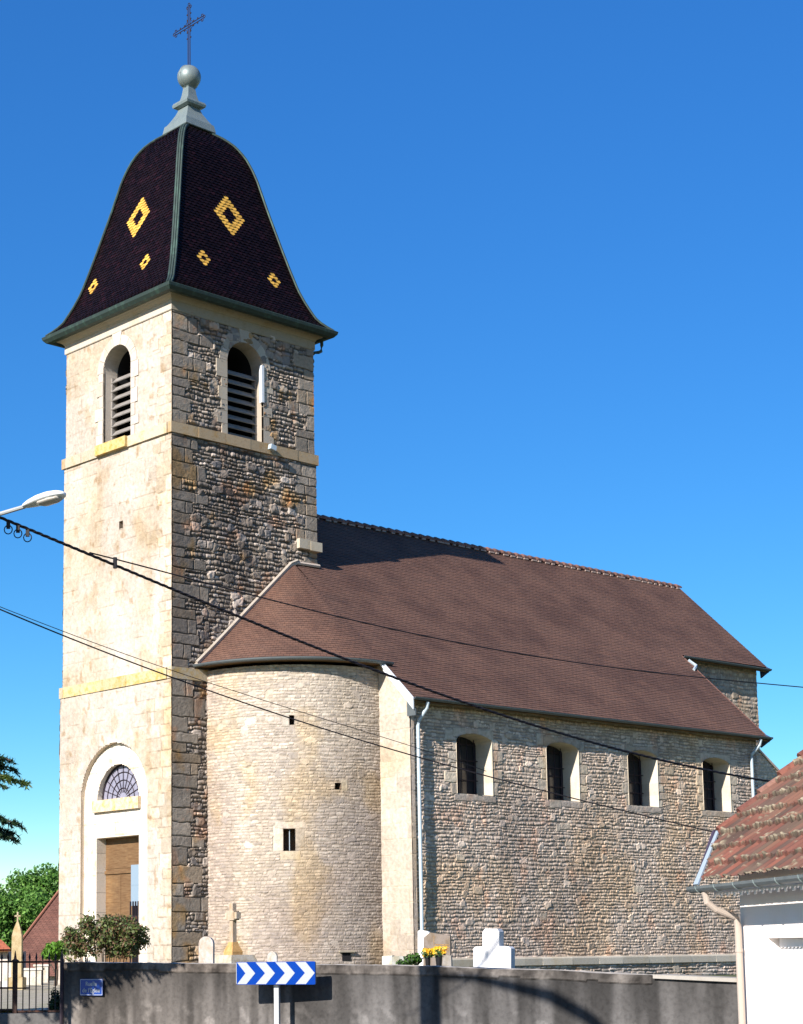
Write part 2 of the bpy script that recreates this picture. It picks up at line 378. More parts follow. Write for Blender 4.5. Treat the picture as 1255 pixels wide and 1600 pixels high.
tw = MB()
relief(tw, FS.P, -.045, L + .045, ZY - .1, zA0 + .1, .026, S_TOWER, noff=noff_t, seed=21, keep=lambda u, v: u < 1.5,
       rects=quoins(-.045, L, ZY - .1, zA0 + .1, 'l', QC, 3, .95, .6, .32, .55))
relief(tw, FS.P, 0, L, zA0 + .08, zB0 + .1, .026, S_TOWER, noff=noff_t, seed=22,
       rects=quoins(0, L, zA0, zB0 + .1, 'l', QC, 4) + quoins(0, L, zA0, zB0 + .1, 'r', QC, 14, .55, .4))
relief(tw, FS.P, .03, L - .03, zB0 + .1, zC + .05, .026, S_TOWER, noff=noff_t, seed=23, hole=hS,
       rects=quoins(.03, L - .03, zB1, zC, 'l', QC, 5) + quoins(.03, L - .03, zB1, zC, 'r', QC, 15, .7, .4))
yel = (.70, .58, .36)
WQ = [(.47, .405, .32), (.46, .39, .30), (.475, .415, .345)]
relief(tw, FW.P, -.045, W + .045, ZY - .1, zA0 + .1, .035, S_WEST, noff=noff_t, seed=31, hole=NICHE, rects=quoins(-.045, W, ZY, zA0, 'l', WQ, 6, .7, .4))
relief(tw, FW.P, 0, W, zA0 + .08, zB0 + .1, .035, S_WEST, noff=noff_t, seed=32, hole=hHole, rects=quoins(0, W, zA0, zB0, 'l', WQ, 7, .6, .3))
relief(tw, FW.P, .03, W - .03, zB0 + .1, zC + .05, .035, S_WEST, noff=noff_t, seed=33, hole=hWb, rects=quoins(.03, W, zB1, zC, 'l', WQ, 8, .6, .3))
# east and north faces
FE = Frame((L, 0, 0), (0, 1, 0), (0, 0, 1), (1, 0, 0)); FNo = Frame((0, W, 0), (1, 0, 0), (0, 0, 1), (0, 1, 0))
for fr, wd, sd in ((FE, W, 41), (FNo, L, 42)):
    relief(tw, fr.P, -.045, wd + .045, ZY - .1, zA0 + .1, .06, S_TOWER, noff=noff_t, seed=sd)
    relief(tw, fr.P, 0, wd, zA0 + .08, zB0 + .1, .06, S_TOWER, noff=noff_t, seed=sd + 4)
    relief(tw, fr.P, .03, wd - .03, zB0 + .1, zC + .05, .06, S_TOWER, noff=noff_t, seed=sd + 8)
# niche recess behind the west face
relief(tw, lambda u, v, h: FW.P(u, v, h - .09), .95, 4.15, ZY - .1, 5.85, .035, dict(S_WEST, cols=[(.66, .61, .55), (.64, .59, .53)], jointfrac=.12), seed=35,
       hole=lambda u, v: arch_hole(2.52, .96, 4.25, 4.26)(u, v) | ((np.abs(u - 2.53) < .98) & (v < 3.21)))
tw.build('tower_wall', M['stone'], church)
# edge of the niche
n_ = MB(); pth = [(4.11, ZY - .1)] + [(2.55 + 1.56 * math.cos(t), 4.25 + 1.56 * math.sin(t)) for t in np.linspace(0, math.pi, 30)] + [(.99, ZY - .1)]
for (a, b) in zip(pth[:-1], pth[1:]):
    q = [FW.P(a[0], a[1], .052), FW.P(b[0], b[1], .052), FW.P(b[0], b[1], -.1), FW.P(a[0], a[1], -.1)]
    n_.add(q, [(0, 1, 2, 3)], (.55, .46, .36))
n_.build('niche_edge', M['dressed'], church)
# putlog hole
h_ = MB()
def boxhole(mb, fr, u0, u1, v0, v1, d, col, n0=.02, back=True):
    P = fr.P
    c = [(u0, v0), (u1, v0), (u1, v1), (u0, v1)]
    for (a, b) in zip(c, c[1:] + c[:1]):
        mb.add([P(a[0], a[1], n0), P(b[0], b[1], n0), P(b[0], b[1], -d), P(a[0], a[1], -d)], [(0, 1, 2, 3)], col)
    if back: mb.add([P(*q, -d) for q in c], [(0, 1, 2, 3)], col)
boxhole(h_, FW, 2.20, 2.38, 11.84, 12.08, .3, (.25, .2, .15))
h_.build('putlog_hole', M['dressed'], church)

def band(mb, z0, z1, out, x0=0., x1=L, y0=0., y1=W, col=(.5, .45, .36), jit=0, seed=1, blk=.9, south=None):
    """string course as separate blocks round the square tower"""
    rr = random.Random(seed)
    def run(a, b, fixed, ax, sgn):
        n = max(1, int(round((b - a) / blk))); xs = [a] + [a + (b - a) * (i + rr.uniform(-.2, .2)) / n for i in range(1, n)] + [b]
        for p, q in zip(xs[:-1], xs[1:]):
            c = [k * w_k for w_k in [rr.uniform(.88, 1.1)] for k in (south if south and ax == 'x' else col)]; e = rr.uniform(-.006, .006)
            lo = min(fixed, fixed + sgn * (out + e)); hi = max(fixed, fixed + sgn * (out + e)); g = .004
            if ax == 'x': mb.box((p + g, lo if sgn < 0 else fixed - .1, z0), (q - p - 2 * g, 0, 0), (0, hi - lo + .1, 0), (0, 0, z1 - z0), c)
            else: mb.box((lo if sgn < 0 else fixed - .1, p + g, z0), (hi - lo + .1, 0, 0), (0, q - p - 2 * g, 0), (0, 0, z1 - z0), c)
    run(x0 - out + .005, x1 + out, y0, 'x', -1); run(x0 - out + .005, x1 + out, y1, 'x', 1)
    run(y0 + .12, y1 - .12, x0, 'y', -1); run(y0 + .12, y1 - .12, x1, 'y', 1)
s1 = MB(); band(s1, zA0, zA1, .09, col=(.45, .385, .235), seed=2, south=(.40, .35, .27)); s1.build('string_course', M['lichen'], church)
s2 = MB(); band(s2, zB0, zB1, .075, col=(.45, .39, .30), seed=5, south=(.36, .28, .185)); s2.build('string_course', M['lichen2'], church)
# projecting sill under the west belfry opening
s3 = MB(); s3.box((-.16, 1.93, zB0 + .01), (.2, 0, 0), (0, 1.45, 0), (0, 0, .30), (.50, .39, .19)); s3.build('window_sill', M['lichen'], church)
# stub of cornice where the roof meets the tower
s4 = MB(); s4.box((4.55, -.16, 11.55), (.42, 0, 0), (0, .2, 0), (0, 0, .28), (.46, .41, .33)); s4.box((4.98, -.17, 11.53), (.45, 0, 0), (0, .35, 0), (0, 0, .27), (.5, .44, .34))
s4.build('corbel_stone', M['dressed'], church)

# cornice
def sq(h, z, dx=0): return [np.array([-h, -h, z]), np.array([L + h, -h, z]), np.array([L + h, W + h, z]), np.array([-h, W + h, z])]
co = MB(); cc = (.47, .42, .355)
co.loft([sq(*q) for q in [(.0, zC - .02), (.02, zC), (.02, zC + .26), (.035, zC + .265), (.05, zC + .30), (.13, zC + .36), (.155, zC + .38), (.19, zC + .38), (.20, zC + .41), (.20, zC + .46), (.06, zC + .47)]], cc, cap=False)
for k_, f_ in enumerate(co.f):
    if k_ % 4 == 0: co.c[k_] = (.31, .27, .205)  # south faces darker: the shade under the eave is put into their colour
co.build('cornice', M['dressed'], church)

# surrounds of arched openings : blocks round the opening plus the reveal
def surround(fr, cu, hw, sill, spring, rise, depth, name, cols, wj=(.22, .38), hb=.36, proud=.052, band_=.25, seed=1, jambs=True, parent=None, sillcol=None, revcol=None, n0=0.):
    rr = random.Random(seed); mb = MB(); P = fr.P; g = .006
    def blk(poly, c): mb.prism([P(a, b, n0 - .04) for a, b in poly], fr.n * (proud + .04 + rr.uniform(-.004, .004)), c)
    if jambs:
        for s in (-1, 1):
            z = sill; k = 0
            while z < spring - .05:
                h = min(hb * rr.uniform(.75, 1.25), spring - z); h = spring - z if spring - z - h < .12 else h
                wd = wj[(k + (s > 0)) % 2] * rr.uniform(.85, 1.15); a, b = cu + s * hw, cu + s * (hw + wd)
                blk([(a, z + g), (b, z + g), (b, z + h - g), (a, z + h - g)], [q * w_k for w_k in [rr.uniform(.85, 1.12)] for q in rr.choice(cols)]); z += h; k += 1
    nvs = 7
    for k in range(nvs):
        t0 = math.pi * k / nvs + .008; t1 = math.pi * (k + 1) / nvs - .008; c = [q * w_k for w_k in [rr.uniform(.9, 1.1)] for q in rr.choice(cols)]
        ts = np.linspace(t0, t1, 5)
        inn = [(cu + hw * math.cos(t), spring + rise * math.sin(t)) for t in ts]
        ex = band_ * (1.5 if k == nvs // 2 else 1)
        out = [(cu + (hw + ex) * math.cos(t), spring + (rise + ex) * math.sin(t)) for t in ts[::-1]]
        for j in range(4): blk([inn[j], inn[j + 1], out[3 - j], out[4 - j]], c)
    # reveal
    pth = [(cu - hw, sill)] + [(cu + hw * math.cos(t), spring + rise * math.sin(t)) for t in np.linspace(math.pi, 0, 25)] + [(cu + hw, sill)]
    rc = revcol or cols[0]
    for a, b in zip(pth[:-1], pth[1:]):
        m_ = max(1, int(abs(a[1] - b[1]) / .35))
        for q in range(m_):
            p0 = (a[0] + (b[0] - a[0]) * q / m_, a[1] + (b[1] - a[1]) * q / m_); p1 = (a[0] + (b[0] - a[0]) * (q + 1) / m_, a[1] + (b[1] - a[1]) * (q + 1) / m_)
            c = [x * w_k for w_k in [rr.uniform(.92, 1.06)] for x in rc]
            mb.add([P(*p0, n0 + proud - .002), P(*p1, n0 + proud - .002), P(*p1, -depth), P(*p0, -depth)], [(0, 1, 2, 3)], c)
    mb.add([P(cu - hw, sill, n0 + proud), P(cu + hw, sill, n0 + proud), P(cu + hw, sill, -depth), P(cu - hw, sill, -depth)], [(0, 1, 2, 3)], rc)
    return mb.build(name, M['dressed'], parent or church)

def belfry(fr, cu, hw, sill, spring, cols, seed, empty_name='belfry_window'):
    gl = MB(); pts = [(cu - hw, sill)] + [(cu + hw * math.cos(t), spring + hw * math.sin(t)) for t in np.linspace(math.pi, 0, 20)] + [(cu + hw, sill)]
    # dark chamber behind
    d0, d1 = .5, 2.2
    for a, b in zip(pts, pts[1:] + pts[:1]):
        gl.add([fr.P(*a, -d0), fr.P(*b, -d0), fr.P(*b, -d1), fr.P(*a, -d1)], [(0, 1, 2, 3)], (.2, .2, .2))
    gl.add([fr.P(*q, -d1) for q in pts], [tuple(range(len(pts)))], (.2, .2, .2))
    w_ = gl.build(empty_name, M['dark'], church)
    surround(fr, cu, hw, sill, spring, hw, .5, 'surround', cols, seed=seed, wj=(.2, .36), proud=.04, band_=.28, n0=-.03, parent=w_)
    for s in (-1, 1):
        fm = MB(); a = cu + s * (hw - .03)
        fm.box(fr.P(a - .03, sill, -.42), fr.u * .06, fr.n * .14, fr.v * (spring - sill - .1))
        fm.build('frame_post', M['louver'], w_)
    for k in range(8):
        z = sill + .02 + k * .262
        lm = MB(); a = fr.P(cu - hw + .02, z + .21, -.44); lm.box(a, fr.u * (2 * hw - .04), fr.n * .16 - fr.v * .17, fr.v * .02 + fr.n * .018)
        lm.build('louver', M['louver'], w_)
    return w_
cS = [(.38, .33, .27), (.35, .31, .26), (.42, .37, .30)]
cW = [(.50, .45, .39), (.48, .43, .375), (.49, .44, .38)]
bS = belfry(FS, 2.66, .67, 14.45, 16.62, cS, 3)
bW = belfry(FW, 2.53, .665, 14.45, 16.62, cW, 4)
st_ = MB(); st_.cbox(FS.P(3.30, 16.2, -.02), (1, 0, 0), (0, 1, 0), (0, 0, 1), .09, .12, 1.1); st_.build('guide_board', M['fascia'], bS)
# the small lamp on the string course
fl = MB(); fl.cbox(FS.P(3.52, zB0 + .17, .17), (.9, 0, -.2), (0, 1, 0), (.2, 0, .9), .22, .14, .16); fl.build('floodlight', M['pipe'], church)

# ------------------------------------------------------------------ tower roof of glazed tiles
cx, cy = L / 2, W / 2
PROF = [(18.18, 3.12), (18.26, 3.02), (18.42, 2.85), (18.60, 2.71), (18.83, 2.60), (19.15, 2.46), (19.5, 2.33), (20.15, 2.15), (20.8, 1.98), (21.4, 1.83), (22.0, 1.68), (22.5, 1.565), (22.95, 1.46), (23.3, 1.355), (23.6, 1.24), (23.85, 1.115), (24.08, .95), (24.27, .77), (24.42, .56), (24.5, .40)]
pz = np.array([q[0] for q in PROF]); ph = np.array([q[1] for q in PROF])
ss = np.concatenate([[0], np.cumsum(np.hypot(np.diff(pz), np.diff(ph)))])
DY = W / L
def roofpt(face, t, s, lift=0.):          # t in -1..1 across the face, s arc length up
    z = np.interp(s, ss, pz); h = np.interp(s, ss, ph)
    dz = np.interp(s + .01, ss, pz) - np.interp(s - .01, ss, pz); dh = np.interp(s + .01, ss, ph) - np.interp(s - .01, ss, ph)
    n_ = np.hypot(dz, dh) + 1e-9; z = z - lift * dh / n_; h = h + lift * dz / n_
    hy = h - .125 * np.clip(h / 2.6, 0, 1)
    if face == 0: return np.stack([cx + t * h, cy - hy, z], -1)      # south
    if face == 1: return np.stack([cx - h, cy + t * hy, z], -1)      # west
    if face == 2: return np.stack([cx + t * h, cy + hy, z], -1)
    return np.stack([cx + h, cy + t * hy, z], -1)
mbr = MB(); row = .102; tw_ = .165
nrow = int(ss[-1] / row)
# (centre across, z centre, half width, half height, hole fraction)
DIA = {0: [(0., 21.3, 6, 2), (-1.34, 19.55, 2, 0), (1.30, 19.58, 2, 0)],
       1: [(.03, 21.3, 6, 2), (-1.02, 19.6, 2, 0), (1.57, 19.6, 2, 0)]}
DIA[2] = DIA[0]; DIA[3] = DIA[1]
Vs, Qs, Cs = [], [], []; off = 0
rng = np.random.RandomState(3)
for face in range(4):
    for r_ in range(nrow):
        s0, s1_ = r_ * row, (r_ + 1) * row + .012
        hm = np.interp((s0 + s1_) / 2, ss, ph); nt_ = max(1, int(math.ceil(2 * hm / tw_ + 1)))
        i = np.arange(-nt_ // 2 - 1, nt_ // 2 + 2); xo = (.5 if r_ % 2 else 0)
        a = (i + xo) * tw_; b = a + tw_ - .006
        h0 = np.interp(s0, ss, ph); h1 = np.interp(s1_, ss, ph)
        k = (b > -hm) & (a < hm); a = a[k]; b = b[k]
        zm = np.interp((s0 + s1_) / 2, ss, pz); mid = (a + b) / 2
        yl = np.zeros(len(a), bool)
        for (du, dz_, N_, hole_) in DIA[face]:
            rc = int(round(np.interp(dz_, pz, ss) / row)); cc0 = round(du / tw_ - (.5 if rc % 2 else 0)) * tw_ + (.5 if rc % 2 else 0) * tw_ + tw_ / 2
            j = abs(r_ - rc); m_ = (np.abs(mid - cc0) + .003) / tw_
            if j <= N_: yl |= (m_ + j * .5 <= N_ / 2 + .06) & ((m_ + j * .5 > hole_ / 2 + .06))
        dark = np.array([.0065, .003, .0036]); cc_ = np.where(yl[:, None], np.array([.62, .36, .07]), dark)
        cc_ = cc_ * np.where(yl[:, None], .8 + .4 * rng.rand(len(a), 1), (.6 + .8 * rng.rand(len(a), 1)) * (1 + .6 * (rng.rand(len(a), 1) > .8) * np.array([1.2, .5, .8])))
        lf = .030 + .006 * rng.rand(len(a)); lb = .004
        t_a0 = np.clip(a / h0, -1, 1); t_b0 = np.clip(b / h0, -1, 1); t_a1 = np.clip(a / h1, -1, 1); t_b1 = np.clip(b / h1, -1, 1)
        tm0 = (t_a0 + t_b0) / 2
        def rp(t, s, l): return roofpt(face, t, np.full(len(a), s), l)
        q = np.stack([rp(t_a0, s0 + .02, lf), rp(tm0, s0 - .018, lf), rp(t_b0, s0 + .02, lf), rp(t_b1, s1_ + .03, lb), rp(t_a1, s1_ + .03, lb), rp(t_a0, s0 + .02, lf - .02), rp(tm0, s0 - .018, lf - .02), rp(t_b0, s0 + .02, lf - .02)], 1)
        n8 = len(a); base = off + 8 * np.arange(n8)[:, None]
        Vs.append(q.reshape(-1, 3)); Cs.append(np.repeat(cc_, 8, 0))
        for f_ in ((0, 1, 2, 3), (0, 3, 4, 4), (5, 6, 1, 0), (6, 7, 2, 1)):
            if f_[2] == f_[3]: f_ = (0, 3, 4, 0)
            Qs.append((base + np.array(f_[:4])[None, :], f_)); 
        off += 8 * n8
V_ = np.concatenate(Vs); C_ = np.concatenate(Cs)
quads = np.concatenate([q for q, f_ in Qs if f_[0] != f_[3]]); tris = np.concatenate([q[:, :3] for q, f_ in Qs if f_[0] == f_[3]])
mbr.arr(V_, quads, C_)
mbr.arr(V_, tris, C_)
# backing under the tiles
und = [[roofpt(0, np.array(-1.), s, -.01), roofpt(0, np.array(1.), s, -.01), roofpt(2, np.array(1.), s, -.01), roofpt(2, np.array(-1.), s, -.01)] for s in ss]
mbr.loft(und, (.01, .005, .006))
troof = mbr.build('bell_roof', M['rooftile'], church)
for (sx, f_, t_) in ((-1, 0, -1.), (1, 0, 1.), (-1, 2, -1.), (1, 2, 1.)):
    hp = MB(); pts = [roofpt(f_, np.array(t_), s, .02) for s in np.linspace(.05, ss[-1], 40)]
    for off_ in (-.045, .045):
        hp.tube([p + np.array([off_ * sx, off_ * (1 if f_ == 0 else -1), 0]) for p in pts], .035, 6)
    hp.tube([p + [0, 0, .01] for p in pts], .04, 6); hp.build('hip_flashing', M['zincgreen'], troof)
gt = MB()
def gring(h, z): 
    return [np.array([cx - h, cy - h + .1, z]), np.array([cx + h, cy - h + .1, z]), np.array([cx + h, cy + h - .1, z]), np.array([cx - h, cy + h - .1, z])]
gt.loft([gring(2.87, 18.12), gring(2.96, 18.02), gring(3.08, 18.03), gring(3.16, 18.12), gring(3.18, 18.20), gring(3.14, 18.23), gring(3.10, 18.17), gring(2.9, 18.15)], cap=False)
gt.build('gutter', M['zincgreen'], troof)
sf = MB(); sf.loft([gring(2.95, 18.10), gring(2.6, 18.11)], (.2, .17, .13), cap=False); sf.build('soffit', M['dressed'], troof)
pp = MB(); pp.tube([np.array([L + .36, .05, 18.06]), np.array([L + .36, .05, 17.9]), np.array([L + .33, .05, 17.72]), np.array([L + .22, .05, 17.66]), np.array([L + .1, .10, 17.64]), np.array([L + .1, .35, 17.5]), (L + .1, .35, 12.2)], .05, 8)
pp.build('tower_downpipe', M['zincgreen'], church)
# zinc finial
fi = MB()
def fr_(h, z): return [np.array([cx - h, cy - h, z]), np.array([cx + h, cy - h, z]), np.array([cx + h, cy + h, z]), np.array([cx - h, cy + h, z])]
fi.loft([fr_(*q) for q in [(.56, 24.50), (.575, 24.52), (.53, 24.75), (.50, 24.76), (.40, 24.92), (.29, 25.12), (.23, 25.28), (.21, 25.34)]])
fi.loft([fr_(*q) for q in [(.24, 25.30), (.35, 25.34), (.37, 25.41), (.34, 25.48), (.22, 25.50)]])
fi.loft([fr_(*q) for q in [(.22, 25.50), (.16, 25.75), (.13, 25.97), (.15, 26.0)]])
fin = fi.build('finial', M['zinc'], church)
ba = MB(); ba.lathe((cx, cy, 26.33), [(.36 * math.sin(t) + .002, -.36 * math.cos(t)) for t in np.linspace(0, math.pi, 15)], 24)
ba.tube([(cx + .36 * math.cos(t), cy - .36 * math.sin(t) * 0, 26.33 + .365 * math.sin(t)) for t in np.linspace(0, 2 * math.pi, 30)], .02, 6)
ba.build('ball', M['zinc'], fin, smooth=True)
cr = MB(); Y = np.array([0, 1, 0])
for o_ in (-.045, .045): cr.tube([(cx, cy + o_, 26.66), (cx, cy + o_, 28.62)], .016, 6)
zc_ = 28.0
for o_ in (-.04, .04): cr.tube([(cx, cy - .62, zc_ + o_), (cx, cy + .62, zc_ + o_)], .014, 6)
def tref(c, d):
    d = np.array(d, float); e = np.cross(d, [1, 0, 0])
    for v_ in (d * .09, e * .07, -e * .07):
        q = np.array(c) + v_; cr.tube([q + .045 * (math.cos(t) * d + math.sin(t) * e) for t in np.linspace(0, 2 * math.pi, 9)], .013, 5)
tref((cx, cy, 28.60), (0, 0, 1)); tref((cx, cy - .64, zc_), (0, -1, 0)); tref((cx, cy + .64, zc_), (0, 1, 0))
for a in (-.42, -.22, .22, .42):
    for b in (-.075, .075): cr.cbox((cx, cy + a, zc_ + b), (1, 0, 0), (0, 1, 0), (0, 0, 1), .02, .035, .05)
for a in (-.4, -.2, .2, .38):
    for b in (-.08, .08): cr.cbox((cx, cy + b, zc_ + a), (1, 0, 0), (0, 1, 0), (0, 0, 1), .02, .05, .035)
for sgn in (-1, 1):
    for s2_ in (-1, 1): cr.tube([(cx, cy + sgn * (.05 + .22 * (1 - math.sin(t))), zc_ + s2_ * (.05 + .22 * (1 - math.cos(t)))) for t in np.linspace(0, math.pi / 2, 6)], .01, 5)
cr.build('cross', M['iron'], fin)

# ------------------------------------------------------------------ west portal
lun = MB(); pts = [(2.52 + .96 * math.cos(t), 4.26 + .98 * math.sin(t)) for t in np.linspace(0, math.pi, 24)]
lun.add([FW.P(*q, -.27) for q in pts], [tuple(range(len(pts)))]); lw = lun.build('fanlight', M['leadglass'], church)
bars = MB()
for rr_ in (.30, .52, .74, .95):
    bars.tube([FW.P(2.52 + rr_ * math.cos(t), 4.27 + rr_ * math.sin(t), -.255) for t in np.linspace(0, math.pi, 22)], .013 if rr_ < .9 else .03, 5)
for t in np.linspace(.0, math.pi, 11):
    bars.tube([FW.P(2.52 + .18 * math.cos(t), 4.27 + .18 * math.sin(t), -.255), FW.P(2.52 + .95 * math.cos(t), 4.27 + .95 * math.sin(t), -.255)], .011, 5)
bars.build('glazing_bars', M['iron'], lw)
rv_ = MB()
pth = [(2.52 + .97 * math.cos(t), 4.25 + .99 * math.sin(t)) for t in np.linspace(0, math.pi, 26)]
for a, b in zip(pth[:-1], pth[1:]): rv_.add([FW.P(*a, -.075), FW.P(*b, -.075), FW.P(*b, -.42), FW.P(*a, -.42)], [(0, 1, 2, 3)], (.62, .57, .5))
rv_.build('reveal', M['dressed'], lw)
s5 = MB(); s5.box((-.03, 1.46, 3.93), (.5, 0, 0), (0, 2.15, 0), (0, 0, .33), (.54, .465, .36)); s5.build('sill', M['lichen'], lw)
dr = MB(); dz0 = ZY + .35
dr.box(FW.P(1.5, dz0, -.46), FW.u * 2.06, FW.n * .06, FW.v * (3.24 - dz0))
door = dr.build('portal_door', M['wood'], church)
dd = MB()
dd.box(FW.P(1.5, 2.21, -.405), FW.u * 2.06, FW.n * .05, FW.v * .09)
dd.box(FW.P(1.5, 2.36, -.405), FW.u * 2.06, FW.n * .02, FW.v * .03)
for a in (2.27, 2.8): dd.box(FW.P(a, dz0, -.405), FW.u * .03, FW.n * .015, FW.v * (2.2 - dz0))
dd.box(FW.P(2.22, 1.42, -.405), FW.u * 1.3, FW.n * .012, FW.v * .03)
dd.build('door_moulding', M['wood'], door)
jb = MB()
rr = random.Random(5)
for s, a in ((1, 3.51), (-1, 1.55)):
    z = dz0
    while z < 3.2:
        h = min(.55, 3.21 - z); c = [q * w_k for w_k in [rr.uniform(.9, 1.05)] for q in (.60, .54, .46)]
        jb.box(FW.P(a if s > 0 else a - .03, z + .004, -.41), FW.u * .03, FW.n * .335, FW.v * (h - .008), c); z += h
jb.box(FW.P(1.52, 3.21, -.41), FW.u * 2.02, FW.n * .335, FW.v * .03, (.6, .53, .44))
jb.box(FW.P(1.2, ZY - .1, -.6), FW.u * 2.6, FW.n * .9, FW.v * .45, (.55, .5, .42))
jb.box(FW.P(1.0, ZY - .1, .3), FW.u * 3.0, FW.n * .35, FW.v * .25, (.55, .5, .42))
jb.build('door_jamb', M['dressed'], door)
ntb = MB(); ntb.box(FW.P(1.56, 1.30, -.30), FW.u * .62, FW.n * .02, FW.v * 1.12); ntb.box(FW.P(1.56, 1.86, -.278), FW.u * .62, FW.n * .004, FW.v * .012)
ntb.build('door_panel', mat('blue_grey_panel', (.20, .27, .34), rough=.6), door)
gr = MB()
for k in range(6): gr.box(FW.P(1.58 + k * .115, dz0, -.27), FW.u * .028, FW.n * .028, FW.v * (1.36 - dz0 + .06))
gr.box(FW.P(1.56, 1.0, -.265), FW.u * .62, FW.n * .02, FW.v * .03)
gr.build('door_grille', M['iron'], door)
gb = MB(); gb.box(FW.P(1.56, dz0, -.34), FW.u * .62, FW.n * .02, FW.v * (1.3 - dz0)); gb.build('door_recess', M['dark'], door)

# ------------------------------------------------------------------ round turret
TC = np.array([4.42, 0.0]); TR = 3.25
def TP(u, v, n=0.):        # u = arc length from the west point towards the south
    u = np.asarray(u, float); th = math.pi + u / TR; r = TR + np.asarray(n, float)
    return np.stack([TC[0] + r * np.cos(th), TC[1] + r * np.sin(th), np.broadcast_to(np.asarray(v, float), th.shape)], -1)
def turhit(u, v):
    d = ray(u, v); o = CAM[:2] - TC; a = d[:2] @ d[:2]; b = 2 * o @ d[:2]; c = o @ o - TR * TR
    t = (-b - math.sqrt(b * b - 4 * a * c)) / (2 * a); q = CAM + d * t
    return ((math.atan2(q[1] - TC[1], q[0] - TC[0]) % (2 * math.pi)) - math.pi) * TR, q[2]
TH = []
for (a, b, c, d) in ((452, 1118, 459.5, 1132), (523, 1223, 533, 1233), (443, 1295, 461.5, 1329)):
    p0 = turhit(a, b); p1 = turhit(c, d); TH.append((p0[0], p1[0], p1[1], p0[1]))
UEND = math.pi / 2 * TR + .42
tz = 7.62
def thole(u, v):
    r = np.zeros(u.shape, bool)
    for (a, b, c, d) in TH: r |= (u > a) & (u < b) & (v > c) & (v < d)
    return r
tur = MB()
big = TH[2]
lr = [(big[0] - .28, big[0], big[2] - .02, big[3] + .1, (.50, .45, .37)), (big[1], big[1] + .25, big[2] + .1, big[3] + .02, (.45, .40, .34)), (big[0] - .1, big[1] + .15, big[2] - .26, big[2], (.50, .43, .32)), (big[0] - .22, big[1] + .3, big[3], big[3] + .2, (.44, .39, .33)),
      (TH[0][0] - .2, TH[0][0], TH[0][2] - .05, TH[0][3] + .05, (.5, .45, .38)), (TH[1][1], TH[1][1] + .2, TH[1][2] - .05, TH[1][3] + .1, (.55, .49, .39))]
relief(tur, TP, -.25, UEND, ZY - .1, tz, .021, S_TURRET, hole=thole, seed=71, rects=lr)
turret = tur.build('turret_wall', M['stone'], church)
for (a, b, c, d) in TH:
    um = (a + b) / 2; o_ = TP(np.array(um), np.array(0.), 0.); th = math.pi + um / TR
    fr = Frame((o_[0], o_[1], 0), (-math.sin(th), math.cos(th), 0), (0, 0, 1), (math.cos(th), math.sin(th), 0))
    hb_ = MB(); boxhole(hb_, fr, a - um, b - um, c, d, .45, (.14, .10, .07), n0=.01)
    lo_ = hb_.build('loophole', M['dressed'], turret)
    if d - c > .5:
        bb = MB(); bb.tube([fr.P(0, c, -.1), fr.P(0, d, -.1)], .012, 6); bb.build('bar', M['pipe'], lo_)
# vent at the foot of the turret
vq = turhit(541, 1494)
th = math.pi + vq[0] / TR; o_ = TP(np.array(vq[0]), np.array(0.), 0.); fr = Frame((o_[0], o_[1], 0), (-math.sin(th), math.cos(th), 0), (0, 0, 1), (math.cos(th), math.sin(th), 0))
vt = MB(); vt.box(fr.P(-.12, vq[1] - .12, -.02), fr.u * .24, fr.n * .04, fr.v * .22); vt.build('vent', M['dark'], turret)
vt = MB(); vt.box(fr.P(-.22, vq[1] + .10, -.02), fr.u * .44, fr.n * .12, fr.v * .05, (.3, .27, .22)); vt.build('vent_lintel', M['dressed'], turret)

# ------------------------------------------------------------------ nave
ZE, SL, YG, ZRG, YRG = 6.66, .940, -4.566, 13.40, 2.60
XW, X1, X2, YE = 4.706, 20.5, 25.4, -.94
def zroof(y): return ZE + SL * (y - YG)
WINX = [7.145, 10.78, 14.39, 18.0]; WHW, WS, WSP, WRI = .70, 4.22, 5.68, .22
def nhole(u, v):
    r = np.zeros(u.shape, bool)
    for c in WINX: r |= arch_hole(c, WHW, WS, WSP, WRI)(u, v)
    return r
nw = MB()
NC = [(.52, .47, .38), (.46, .42, .35), (.5, .44, .36)]
rects = []
rr = random.Random(11)
for c in WINX:
    for s in (-1, 1):
        z = WS - .02; k = 0
        while z < WSP + .1:
            h = rr.uniform(.22, .4); wd = rr.uniform(.14, .3) if (k + s) % 2 else rr.uniform(.3, .5)
            a, b = sorted((c + s * WHW * .98, c + s * (WHW + wd))); rects.append((a, b, z, z + h, rr.choice([(.58, .52, .41), (.5, .45, .37), (.55, .49, .40)]))); z += h; k += 1
    rects.append((c - WHW - .12, c + WHW + .15, WS - .2, WS, (.42, .38, .33)))
    rects.append((c - WHW - .1, c + WHW + .1, WSP + .08, WSP + .36, (.48, .42, .34)))
for k in range(14):
    a = rr.uniform(5.4, 19); b = rr.uniform(0, 5.8); rects.append((a, a + rr.uniform(.3, .55), b, b + rr.uniform(.18, .3), rr.choice(NC)))
rects = [q for q in rects if q[3] < 6.6]
rects += quoins(XW + .3, XW + .3, 0, 0, 'l', NC, 1)
relief(nw, FN.P, XW + .1, X1 - .3, -.25, 6.79, .0205, S_NAVE, hole=nhole, seed=81, rects=rects)
# plinth
S_PL = dict(S_NAVE, cw=.28, ch=.10, amp=.05, cols=[(.42, .40, .36), (.5, .47, .42), (.35, .34, .31)])
relief(nw, lambda u, v, h: FN.P(u, v, h + .14), XW + .6, X1 - .3, ZY - .15, -.42, .03, S_PL, seed=83)
